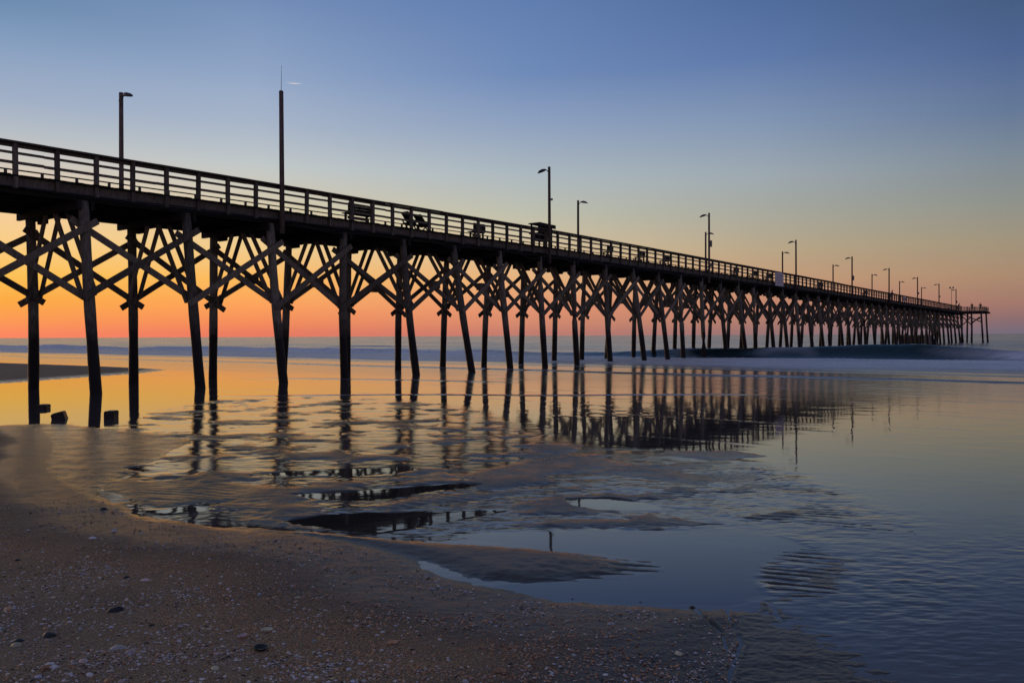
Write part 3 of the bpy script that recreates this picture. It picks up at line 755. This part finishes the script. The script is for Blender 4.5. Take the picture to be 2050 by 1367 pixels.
spk = ramp(t, nb, [(.34, (.35, .35, .35)), (.5, (.95, .95, .95)), (.66, (1.7, 1.6, 1.5))])
m2 = nd(t, 'ShaderNodeMix', data_type='RGBA', blend_type='MULTIPLY'); m2.inputs[0].default_value = 1.0; lk.new(mx.outputs[2], m2.inputs[6]); lk.new(spk, m2.inputs[7])
wetcol = ramp(t, na, [(.3, (.060, .047, .036)), (.7, (.095, .075, .058))])
m3 = nd(t, 'ShaderNodeMix', data_type='RGBA'); lk.new(wet, m3.inputs[0]); lk.new(m2.outputs[2], m3.inputs[6]); lk.new(wetcol, m3.inputs[7])
lk.new(m3.outputs[2], b.inputs['Base Color'])
lk.new(ramp(t, wet, [(0, (.92,)*3), (.6, (.55,)*3), (.9, (.27,)*3), (1, (.11,)*3)]), b.inputs['Roughness'])
sl = nd(t, 'ShaderNodeMapRange'); lk.new(wet, sl.inputs[0]); sl.inputs[3].default_value = .04; sl.inputs[4].default_value = .17; lk.new(sl.outputs[0], b.inputs['Specular IOR Level'])
b.inputs['IOR'].default_value = 1.4
ns = noise_n(t, pos(t, 1, 1.9, 1, .15), 7.0, 5.0, .55)
hsum = mth(t, 'ADD', mth(t, 'MULTIPLY', ns, .004), mth(t, 'MULTIPLY', nb, .0012))
hsum = mth(t, 'ADD', hsum, mth(t, 'MULTIPLY', mth(t, 'MULTIPLY', nc, .009), mth(t, 'SUBTRACT', 1.05, wet)))
bp = nd(t, 'ShaderNodeBump', Strength=1.0, Distance=1.0); lk.new(hsum, bp.inputs['Height'])
lk.new(bp.outputs[0], b.inputs['Normal'])

pr = np.concatenate([np.arange(1500, 760, -6.0), np.arange(760, 36, -1.35)])     # rows by depression
Yr = CAMZ*F/pr
tt = np.concatenate([np.arange(-1.5, -.70, .02), np.arange(-.70, .70, .00125), np.arange(.70, 1.5, .02)])
Y = np.repeat(Yr[:, None], len(tt), 1); X = Y*tt[None, :]
H, A = ground_h(X, Y, True)
wetv = 1-np.clip(sst(A['dry']+.25*fbm(X*.7, Y*.7, 3), .55, 1.9), 0, 1)*.97
wetv = np.minimum(wetv, 1-.75*sst(A['bar'], .3, 2.5))
wetv = np.minimum(wetv, 1-.06*sst(A['tg'], .05, .4))
wetv = np.minimum(wetv, 1-.12*sst(H, .004, .018))
gritv = sst(A['dry']+.5*fbm(X*.8+2, Y*.8, 3), .35, 1.1)*(1-sst(A['dry']+.5*fbm(X*.5, Y*.5, 2), 1.7, 3.2)*.85)
grid_mesh('sand_beach', X, Y, H, dict(wet=wetv, grit=gritv, rip=A['rip']), M_sand)

# ------------------------------------------------------------------ water
def wave(X, Y):
    s = X*math.sin(TH)+Y*math.cos(TH); a = X*math.cos(TH)-Y*math.sin(TH)
    dist = np.hypot(X, Y)
    z = np.zeros(X.shape); foam = np.zeros(X.shape)
    off = sst(s, 40, 70)
    # open swell
    far = np.clip(1-dist/6000, .15, 1)
    sw = .13*np.sin(s/3.3+1.6*fbm(a/45, s/60, 2)*3)+.10*np.sin(s/7.1+2+2.4*perlin(a/70, s/90))+.16*fbm(s/5.5, a/30, 3)
    z = z+sw*sst(s, 62, 95)*far
    # the breaker
    ctr = 70.5+1.5*np.sin(a/17+1)+3.5*perlin(a/30, a*0+.5)
    Hb = np.interp(a, [-140, -60, -38, -30, -22, -14, -9, -4, 10], [.5, .42, .55, .80, 1.05, 1.12, .72, .48, .6])+.24*perlin(a/12, a*0+3.3)+.06*perlin(a/3, a*0+1.3)
    ds = s-ctr
    z = z+Hb*np.where(ds < 0, np.exp(-(ds/1.25)**2), np.exp(-(ds/5.0)**2))
    Hl = (1-sst(a, -62, -34))*.30*perlin(a/20, a*0+5.5); z = z+Hl*np.where(ds < 0, np.exp(-(ds/1.6)**2), np.exp(-(ds/5.0)**2))
    # a second, lower line further out
    c2 = 96+5*perlin(a/40, a*0+7.7); ds2 = s-c2
    z = z+(.22+.2*perlin(a/25, a*0+9.1))*np.where(ds2 < 0, np.exp(-(ds2/2.5)**2), np.exp(-(ds2/7)**2))
    # broken water in front of the breaker and swash fronts sliding up the sand
    st = fbm(s/1.1+40, a/14, 4, .6); st2 = fbm(s/.35, a/7, 3, .6)
    inner = ctr-1.0-3.2*sst(a, -62, -34)
    bore = (.75+.25*sst(a, -62, -40))*sst(s, 45.5+2*perlin(a/12, a*0+1.2), 51)*(1-sst(s, inner-1, inner+2.2))
    foam = foam+bore*np.clip(.72+.8*st, 0, 1)
    z = z+bore*(.10+.09*st+.03*st2)
    lf = sst(a, -62, -40)
    foam = foam+(1-lf)*.9*np.exp(-((ds+.6)/3.2)**2)*np.clip(.75+.8*st, 0, 1)
    d5 = s-(50.5+1.2*perlin(a/15, a*0+6.1)); e5 = (1-lf)*np.where(d5 < 0, np.exp(-(d5/.4)**2), np.exp(-(d5/1.6)**2)); z = z+.10*e5; foam = foam+.7*e5
    d6 = s-(99+5*perlin(a/40, a*0+7.7)); foam = foam+.55*np.exp(-(d6/3.)**2)*np.clip(2*perlin(a/14, a*0+8.8)+.2, 0, 1)
    veil = np.clip(perlin(a/4.5, s/3)*2.2-.25, 0, 1); foam = foam+.5*veil*np.where(ds < 0, np.exp(-(ds/2.2)**2), np.exp(-(ds/1.2)**2))
    foam = foam+.9*sst(a, -13, -6)*(1-sst(a, -3, 3)*.5)*np.exp(-((ds+.9)/1.6)**2)
    foam = foam+.22*sst(s, 44, 54)*np.clip(.4+1.3*st, 0, 1)*(1-sst(s, inner-1, inner+2))
    for c0, wd, am, fm, ph in ((38.7, .30, .055, .30, 0.), (45.0, .40, .035, .35, 2.)):
        c_ = c0+1.0*perlin(a/16+ph, a*0+ph)+.3*perlin(a/4+ph, a*0)
        d_ = s-c_
        ed = np.where(d_ < 0, np.exp(-(d_/(wd*.5))**2), np.exp(-(d_/(wd*1.8))**2))
        z = z+am*ed; foam = foam+fm*ed
    c_ = 22+.65*(a+17)+.9*perlin(a/5, a*0+4.4)+.25*perlin(a/1.3, a*0); d_ = s-c_; gate = (1-sst(a, -13, -8))*sst(a, -27, -21)
    ed = gate*np.where(d_ < 0, np.exp(-(d_/.13)**2), np.exp(-(d_/.5)**2)); z = z+.020*ed; foam = foam+.22*ed
    c_ = 27+.25*(a+25)+.5*perlin(a/6, a*0+2.4); d_ = s-c_; gate = (1-sst(a, -24, -20))*sst(a, -36, -31)
    ed = gate*np.where(d_ < 0, np.exp(-(d_/.13)**2), np.exp(-(d_/.6)**2)); z = z+.022*ed; foam = foam+.2*ed
    rgh = .03+.12*sst(s, 17, 34)+(.095+.05*fbm(s/9, a/40, 3)+.05*fbm(s/30, a/90, 3))*sst(s, 50, 75)
    lace = np.clip(fbm(s/.55+9, a/5, 4, .6)*3.2-.55, 0, 1)*sst(s, 12, 20)*(1-sst(s, 40, 46)); foam = foam+.20*lace; z = z+.004*lace
    chop = sst(s, 44, 75)
    return z, dict(foam=np.clip(foam, 0, 1), rgh=rgh, chop=chop, clear=sst(a, -60, -36)*np.where(ds < 0, np.exp(-(ds/2.6)**2), np.exp(-(ds/1.0)**2)), deep=sst(s, 50, 80), s_=s)
M_wat, t, b = newmat('sea_water'); lk = t.links
foam = attr(t, 'foam'); rgh = attr(t, 'rgh'); chop = attr(t, 'chop'); deep = attr(t, 'deep'); film = attr(t, 'film')
wc = nd(t, 'ShaderNodeMix', data_type='RGBA'); lk.new(deep, wc.inputs[0]); 
sc_ = nd(t, 'ShaderNodeMix', data_type='RGBA'); lk.new(attr(t, 'shallow'), sc_.inputs[0]); sc_.inputs[6].default_value = (.050, .040, .034, 1); sc_.inputs[7].default_value = (.150, .122, .112, 1); lk.new(sc_.outputs[2], wc.inputs[6]); wc.inputs[7].default_value = (.10, .155, .21, 1)
fo = noise_n(t, pos(t, .30, 2.2, 1, -TH), 1.5, 6.0, .6)
ff = mth(t, 'MULTIPLY', foam, mth(t, 'ADD', .35, mth(t, 'MULTIPLY', fo, 1.3)), clamp=True)
w2 = nd(t, 'ShaderNodeMix', data_type='RGBA'); lk.new(attr(t, 'clear'), w2.inputs[0]); lk.new(wc.outputs[2], w2.inputs[6]); w2.inputs[7].default_value = (.010, .030, .028, 1)
fc = nd(t, 'ShaderNodeMix', data_type='RGBA'); lk.new(ff, fc.inputs[0]); lk.new(w2.outputs[2], fc.inputs[6]); fc.inputs[7].default_value = (.95, .92, .90, 1)
lk.new(fc.outputs[2], b.inputs['Base Color'])
lk.new(mth(t, 'ADD', rgh, mth(t, 'MULTIPLY', ff, .5)), b.inputs['Roughness'])
b.inputs['IOR'].default_value = 1.40
r1 = noise_n(t, pos(t, .16, 1.0, 1, -TH), 1.0, 4.0, .55)      # sea chop, crests along the shore
r2 = noise_n(t, pos(t, .7, 2.0, 1, .1), 8.0, 4.0, .6)       # tiny wind ripples on the film
hh = mth(t, 'ADD', mth(t, 'MULTIPLY', mth(t, 'MULTIPLY', r1, .10), chop), mth(t, 'MULTIPLY', mth(t, 'MULTIPLY', r2, .0025), film))
bp = nd(t, 'ShaderNodeBump', Strength=1.0, Distance=1.0); lk.new(hh, bp.inputs['Height']); lk.new(bp.outputs[0], b.inputs['Normal'])
pr = np.concatenate([np.arange(1500, 760, -5.0), np.arange(760, 130, -1.0), np.arange(130, 2, -.3), np.geomspace(2, .12, 14)])
Yr = CAMZ*F/pr
tt = np.concatenate([np.arange(-2.2, -.8, .05), np.arange(-.8, .8, .0013), np.arange(.8, 2.2, .05)])
Y = np.repeat(Yr[:, None], len(tt), 1); X = Y*tt[None, :]
Zw, A = wave(X, Y)
mid = sst(sdf(X, Y, MID), -.3, .5)
pl = np.zeros(X.shape)
for p_ in POOLS: pl = np.maximum(pl, sst(sdf(X, Y, p_), -.14, -.03))
brzw = sst(sdf(X, Y, BRZ), -.2, .6)
A['film'] = np.clip(.08+.9*mid+.55*brzw+.6*sst(A['s_'], 26, 34)*(1-A['chop']), 0, 1)*(1-pl*.95); s_ = A.pop('s_'); A['shallow'] = np.maximum(brzw, .55*(1-sst(s_, 38, 48)))*np.clip(.75+.7*fbm(X*.8, Y*1.2, 3), 0, 1)*(1-pl)
fl = A['film']; jj = fbm(X*.4, Y*.5, 3)
fl = np.clip(fl*(1+1.6*jj), 0, 1); fl = np.maximum(fl, .38*sst(s_, 13, 20)*np.clip(.6+1.5*jj, 0, 1)*(1-pl))
bq = sst(sdf(X, Y, BRZ), -.2, .8)
rip3 = .0060*perlin(X*1.1+.3*Y, Y*1.5)*(1-.9*bq)+.0036*(1-.6*bq)*perlin(X*2.2+7, Y*3.4+.6*X)*np.clip((34-Y)/16, 0, 1)+.0030*perlin(X*4.6, Y*8.5+3)*np.clip((20-Y)/8, 0, 1)+.0019*perlin(X*9, Y*18)*np.clip((15-Y)/5, 0, 1)+.0008*perlin(X*18, Y*34)*np.clip((9-Y)/4, 0, 1)
Zw = Zw+rip3*fl*(1-A['chop'])
grid_mesh('sea_water', X, Y, Zw, A, M_wat)

# ------------------------------------------------------------------ stumps in the shallows
def stump(px, py, wpx, hpx, rotz, tilt, label, dp=.34):
    x, y = ground(px, py); k = y/F
    W_, H_ = wpx*k, hpx*k
    e = Matrix.Rotation(rotz, 3, 'Z') @ Matrix.Rotation(tilt, 3, 'Y')
    import bmesh
    bm = bmesh.new(); bmesh.ops.create_cube(bm, size=1)
    bmesh.ops.bevel(bm, geom=bm.edges[:], offset=.07, segments=2, affect='EDGES')
    bmesh.ops.subdivide_edges(bm, edges=bm.edges[:], cuts=1, use_grid_fill=True)
    for v in bm.verts:
        nn = mnoise.noise_vector(Vector(v.co)*2.3+Vector((px, 0, 0)))*.05
        v.co = Vector(((v.co.x+nn.x)*W_, (v.co.y+nn.y)*dp, (v.co.z+nn.z)*(H_+.12)))
        v.co = e @ v.co
    me = bpy.data.meshes.new('timber_stump'); bm.to_mesh(me); bm.free(); me.materials.append(M_block)
    o = bpy.data.objects.new('timber_stump', me); C.objects.link(o); o.location = (x, y+dp/2, H_/2-.05)
    return tag(o, label, 'stump', 'broken stumps in the shallows')
stump(112, 840, 24, 13, .3, -.28, 'tilted black stump in the shallows between the two leftmost piles')
stump(216, 839, 20, 15, .05, 0, 'upright square black stump beside the foot of the second pile')
stump(80, 819, 19, 8, .1, .02, 'low black stump against the foot of the leftmost pile')

# ------------------------------------------------------------------ shells and stones on the sand
def shell_mat(name, c, c2, rough=.5):
    m, t, b = newmat(name); lk = t.links
    tcn = nd(t, 'ShaderNodeTexCoord'); oi = nd(t, 'ShaderNodeObjectInfo')
    wv = nd(t, 'ShaderNodeTexWave', Scale=6.0, Distortion=2.0, Detail=2.0); wv.rings_direction = 'Z'; wv.wave_type = 'RINGS'; lk.new(tcn.outputs['Object'], wv.inputs['Vector'])
    col = ramp(t, wv.outputs[0], [(.2, c), (.8, c2)])
    hs = nd(t, 'ShaderNodeHueSaturation'); lk.new(col, hs.inputs['Color']); mr = nd(t, 'ShaderNodeMapRange'); lk.new(oi.outputs['Random'], mr.inputs[0]); mr.inputs[3].default_value = .6; mr.inputs[4].default_value = 1.25
    lk.new(mr.outputs[0], hs.inputs['Value']); lk.new(hs.outputs[0], b.inputs['Base Color']); b.inputs['Roughness'].default_value = rough
    return m
SM = {'pale': shell_mat('pale_shell', (.62, .56, .50), (.86, .80, .74)), 'orange': shell_mat('orange_shell', (.60, .27, .10), (.80, .45, .22)),
      'brown': shell_mat('brown_shell', (.24, .15, .11), (.42, .28, .22)), 'black': shell_mat('black_shell', (.012, .011, .012), (.03, .027, .026)), 'blue': shell_mat('bluish_shell', (.45, .48, .60), (.66, .69, .80)),
      'pink': shell_mat('pink_shell', (.60, .38, .32), (.82, .60, .52)), 'yellow': shell_mat('yellow_shell', (.68, .54, .28), (.85, .76, .52))}
def shell_mesh(name, mat, seed, up_=True, thin=.10):
    """one valve of a clam: ribbed fan drawn in to a beak, domed, with real thickness"""
    r_ = random.Random(seed); nr, na_ = 7, 22; V = []; Fc = []
    for side in (0, 1):
        for i in range(nr):
            rr_ = (i+1)/nr
            for k in range(na_):
                a = 2*math.pi*k/na_
                R = .5*(1+.10*math.cos(a)-.08*math.cos(2*a))
                x = R*rr_*math.cos(a)*1.25-.10*(1-rr_); y = R*rr_*math.sin(a)
                hgt = .30*(1-rr_**2.2)*(1+.25*math.cos(a))+.012*math.cos(k*math.pi)*rr_
                z = hgt if up_ else .30-hgt
                if side: z -= .05
                V.append((x, y, z+r_.uniform(-.004, .004)))
        c = len(V); V.append((-.10, 0, (.31 if up_ else 0)-(.05 if side else 0)))
        o = side*(nr*na_+1)
        for k in range(na_):
            f = (c, o+k, o+(k+1) % na_); Fc.append(f if not side else f[::-1])
        for i in range(nr-1):
            for k in range(na_):
                f = (o+i*na_+k, o+(i+1)*na_+k, o+(i+1)*na_+(k+1) % na_, o+i*na_+(k+1) % na_); Fc.append(f if not side else f[::-1])
    e1 = (nr-1)*na_; e2 = nr*na_+1+(nr-1)*na_
    for k in range(na_): Fc.append((e1+k, e2+k, e2+(k+1) % na_, e1+(k+1) % na_))
    me = bpy.data.meshes.new(name); me.from_pydata(V, [], Fc); me.update(); me.polygons.foreach_set('use_smooth', [True]*len(Fc)); me.materials.append(mat); return me
def stone_mesh(name, mat, seed, fl=.6):
    import bmesh
    bm = bmesh.new(); bmesh.ops.create_icosphere(bm, subdivisions=3, radius=.5)
    for v in bm.verts:
        n = mnoise.noise(v.co*2.2+Vector((seed*3.7, 0, 0)))*.22+mnoise.noise(v.co*5+Vector((seed, 9, 0)))*.07
        v.co *= 1+n; v.co.z *= fl
    me = bpy.data.meshes.new(name); bm.to_mesh(me); bm.free(); me.polygons.foreach_set('use_smooth', [True]*len(me.polygons)); me.materials.append(mat); return me
MESH = {}
for k, m in SM.items():
    MESH[k] = [shell_mesh('seashell', m, 1, True), shell_mesh('seashell', m, 2, False), stone_mesh('pebble', m, 3)]
def place(me, name, px, py, size, label, cat, group=None, rz=None, tx=0.0, ty=0.0, sq=1.0, sink=.1):
    x, y = ground(px, py, .08)
    for _ in range(3):
        z = float(ground_h(np.array([x]), np.array([y]))[0]); x, y = ground(px, py, z)
    sz = size*y/F
    o = bpy.data.objects.new(name, me); C.objects.link(o); o.location = (x, y, z-sink*sz*.3)
    o.scale = (sz, sz*.85, sz*sq); o.rotation_euler = (tx, ty, random.uniform(0, 6.28) if rz is None else rz)
    tag(o, label, cat, group); return o
NOTE = [
 ('black', 2, 252, 1156, 13, 'small round black stone on the sand right of the upper left shells', 'stone'),
 ('black', 2, 232, 1221, 27, 'long flat black stone, the largest dark thing lying left on the sand', 'stone'),
 ('black', 1, 523, 1300, 26, 'open black shell near the bottom, left of the middle of the beach', 'shell'),
 ('black', 2, 293, 1287, 9, 'tiny upright black stone above the two pinkish clam shells', 'stone'),
 ('black', 2, 98, 1272, 26, 'dark grey weedy clump with white bits near the left edge', 'stone'),
 ('black', 0, 35, 1283, 20, 'dark mussel shell directly behind a cream shell by the left edge', 'shell'),
 ('yellow', 0, 33, 1290, 20, 'cream clam shell in front of a dark mussel shell by the left edge', 'shell'),
 ('orange', 0, 15, 1219, 16, 'bright orange shell at the left edge of the beach', 'shell'),
 ('blue', 2, 77, 1354, 14, 'smooth bluish pebble at the bottom left among shell bits', 'stone'),
 ('pale', 2, 179, 1350, 14, 'round whitish pebble with a dark hollow behind it, bottom left', 'stone'),
 ('pale', 0, 234, 1297, 23, 'pale domed clam shell, left one of a pair lying side by side', 'shell'),
 ('pink', 0, 262, 1306, 24, 'pinkish domed clam shell, right one of a pair lying side by side', 'shell'),
 ('pale', 0, 98, 1329, 16, 'white shell on top of a little heap of shells, bottom left', 'shell'),
 ('pale', 0, 108, 1334, 16, 'white flat shell, right one of the little heap, bottom left', 'shell'),
 ('orange', 1, 95, 1337, 16, 'orange shell cup at the front of the little heap, bottom left', 'shell'),
 ('pink', 0, 168, 1323, 19, 'thin pink curved shell right of the little heap', 'shell'),
 ('pink', 0, 289, 1161, 15, 'pinkish shell right of the small round black stone', 'shell'),
 ('orange', 2, 218, 1362, 19, 'brown orange shell at the bottom edge', 'shell'),
 ('pink', 0, 245, 1363, 14, 'peach shell at the bottom edge beside a brown orange one', 'shell'),
 ('orange', 1, 787, 1287, 16, 'orange and white broken shell on the bare sand near the middle', 'shell'),
 ('yellow', 0, 430, 1337, 17, 'yellowish clam shell near the bottom below the open black shell', 'shell'),
 ('pink', 1, 486, 1274, 18, 'reddish broken shell above the open black shell', 'shell'),
 ('yellow', 1, 535, 1262, 18, 'amber shell above and right of the open black shell', 'shell'),
 ('orange', 1, 1000, 1344, 22, 'orange and white shell pair at the bottom centre', 'shell'),
 ('pale', 2, 932, 1363, 14, 'whitish pebble at the bottom edge, centre', 'stone'),
 ('black', 2, 1161, 1196, 13, 'black stone on the near edge of the tide pool, left of the others', 'stone'),
 ('black', 2, 1146, 1200, 9, 'small dark stone touching the pool edge beside a black stone', 'stone'),
 ('black', 2, 1283, 1207, 10, 'dark stone midway along the near edge of the tide pool', 'stone'),
 ('black', 2, 1386, 1216, 14, 'dark stone at the right end of the near edge of the tide pool', 'stone'),
 ('pale', 0, 1224, 1248, 15, 'lone white shell on the dark sand below the tide pool', 'shell'),
 ('yellow', 0, 1360, 1308, 16, 'dull yellowish shell on the sand by the drainage rill', 'shell'),
 ('pale', 0, 229, 1062, 11, 'pale shell highest up the sand, near the wet margin', 'shell'),
 ('pale', 0, 186, 1077, 14, 'pale flat shell just below the highest pale shell', 'shell'),
 ('black', 2, 207, 1019, 15, 'thin dark scrap on the wet margin left of the pools', 'stone'),
 ('black', 2, 35, 1121, 11, 'small dark stone near the left edge, upper part of the beach', 'stone'),
]
for k, i, px, py, sz, lb, ct in NOTE:
    place(MESH[k][i], 'seashell' if ct == 'shell' else 'stone', px, py, sz*1.15, lb, ct, None, sq=.9 if i == 2 else .75, tx=random.uniform(-.2, .2))
GEN = {'pale': 'small pale whitish seashell lying among the others on the dark foreground sand', 'orange': 'small orange seashell lying among the others on the dark foreground sand',
       'brown': 'small brown seashell lying among the others on the dark foreground sand', 'black': 'small black shell fragment lying among the others on the dark foreground sand', 'blue': 'small bluish grey seashell lying among the others on the dark foreground sand',
       'pink': 'small pinkish seashell lying among the others on the dark foreground sand', 'yellow': 'small yellowish seashell lying among the others on the dark foreground sand'}
rg = random.Random(21); cnt = 0
DP = np.array(DRY, float)
def in_dry(px, py):
    c = False
    for i in range(len(DRY)):
        (ax, ay), (bx, by) = DRY[i], DRY[(i+1) % len(DRY)]
        if (ay > py) != (by > py) and px < (bx-ax)*(py-ay)/(by-ay)+ax: c = not c
    return c
while cnt < 235:
    px = rg.uniform(-20, 1330)**1.0; py = 1365-(rg.random()**1.25)*330
    if rg.random() < max(0, (px-600)/900): continue
    if not in_dry(px, py-25): continue
    k = rg.choices(list(GEN), [50, 9, 12, 12, 4, 8, 5])[0]
    sz = rg.uniform(6.5, 11)*(.55+.55*(py-1000)/365)
    i = rg.choices((0, 1, 2), (5, 1, 2))[0]
    place(MESH[k][i], 'seashell', px, py, max(5, sz), GEN[k], 'shell', k+' seashells scattered on the foreground sand', tx=rg.uniform(-.4, .4), ty=rg.uniform(-.3, .3), sq=.7)
    cnt += 1
# the uncountable crumbs of shell: one object
ra = np.random.RandomState(5); NF = 46000
px = ra.uniform(-150, 1480, NF*2); py = 1400-(ra.rand(NF*2)**.85)*400
keep = np.array([in_dry(a_, b_-14) for a_, b_ in zip(px, py)]); px = px[keep][:NF]; py = py[keep][:NF]
dx = (px-1025)/F; dy = -(py-683.5)/F
DX = fw.x+rt.x*dx+up.x*dy; DY = fw.y+rt.y*dx+up.y*dy; DZ = fw.z+rt.z*dx+up.z*dy
zz = np.full(px.shape, .06)
for _ in range(3):
    tq = (zz-CAMZ)/DZ; gx = DX*tq; gy = DY*tq; zz = ground_h(gx, gy)
clump = sst(fbm(gx*1.3, gy*2.2, 4, .6), -.15, .30)
keep = ra.rand(len(gx)) < (.16+.84*clump); gx, gy, zz = gx[keep], gy[keep], zz[keep]; n = len(gx)
size = (.0032+.0125*ra.rand(n)**2.6)
base = np.array([(1, 0, 0), (.3, .8, .05), (-.7, .6, 0), (-.9, -.4, .04), (.1, -.9, 0), (0, 0, .42), (0, 0, -.3)])
fcs = [(0, 1, 5), (1, 2, 5), (2, 3, 5), (3, 4, 5), (4, 0, 5), (1, 0, 6), (2, 1, 6), (3, 2, 6), (4, 3, 6), (0, 4, 6)]
ang = ra.rand(n)*6.283; ca_, sa_ = np.cos(ang), np.sin(ang); asp = .45+.55*ra.rand(n)
V = base[None]*np.stack([size, size*asp, size*(.7+.6*ra.rand(n))], -1)[:, None, :]*(1+.25*(ra.rand(n, 7, 1)-.5))
Vx = V[..., 0]*ca_[:, None]-V[..., 1]*sa_[:, None]+gx[:, None]; Vy = V[..., 0]*sa_[:, None]+V[..., 1]*ca_[:, None]+gy[:, None]; Vz = V[..., 2]+zz[:, None]+size[:, None]*.12+V[..., 0]*ra.uniform(-.3, .3, n)[:, None]
co = np.stack([Vx, Vy, Vz], -1).reshape(-1, 3)
fc = (np.array(fcs)[None]+np.arange(n)[:, None, None]*7).reshape(-1, 3)
me = bpy.data.meshes.new('shell_fragments'); me.vertices.add(len(co)); me.vertices.foreach_set('co', co.astype(np.float32).ravel())
me.loops.add(fc.size); me.loops.foreach_set('vertex_index', fc.astype(np.int32).ravel()); me.polygons.add(len(fc))
me.polygons.foreach_set('loop_start', np.arange(0, fc.size, 3, dtype=np.int32)); me.polygons.foreach_set('loop_total', np.full(len(fc), 3, dtype=np.int32)); me.update(calc_edges=True)
at = me.attributes.new('tone', 'FLOAT', 'POINT'); tone = ra.rand(n); gd = sdf(gx, gy, DRY, 6.0)+.3*fbm(gx*.8+2, gy*.8, 3)
inb = (gd > .5) & (gd < 1.9) & (ra.rand(n) < .7); tone = np.where(inb, .10+.36*tone, tone)
at.data.foreach_set('value', np.repeat(tone, 7).astype(np.float32))
M_frag, t, b = newmat('shell_crumbs')
t.links.new(ramp(t, attr(t, 'tone'), [(0, (.03, .025, .022)), (.09, (.10, .07, .05)), (.14, (.45, .22, .10)), (.36, (.72, .42, .22)), (.44, (.55, .46, .38)), (.85, (.90, .84, .76)), (.95, (.70, .74, .86))]), b.inputs['Base Color']); b.inputs['Roughness'].default_value = .6
me.materials.append(M_frag); o = bpy.data.objects.new('shell_fragments', me); C.objects.link(o)
tag(o, 'fine crumbs of broken shell strewn over the foreground sand', 'shell fragments', kind='stuff')
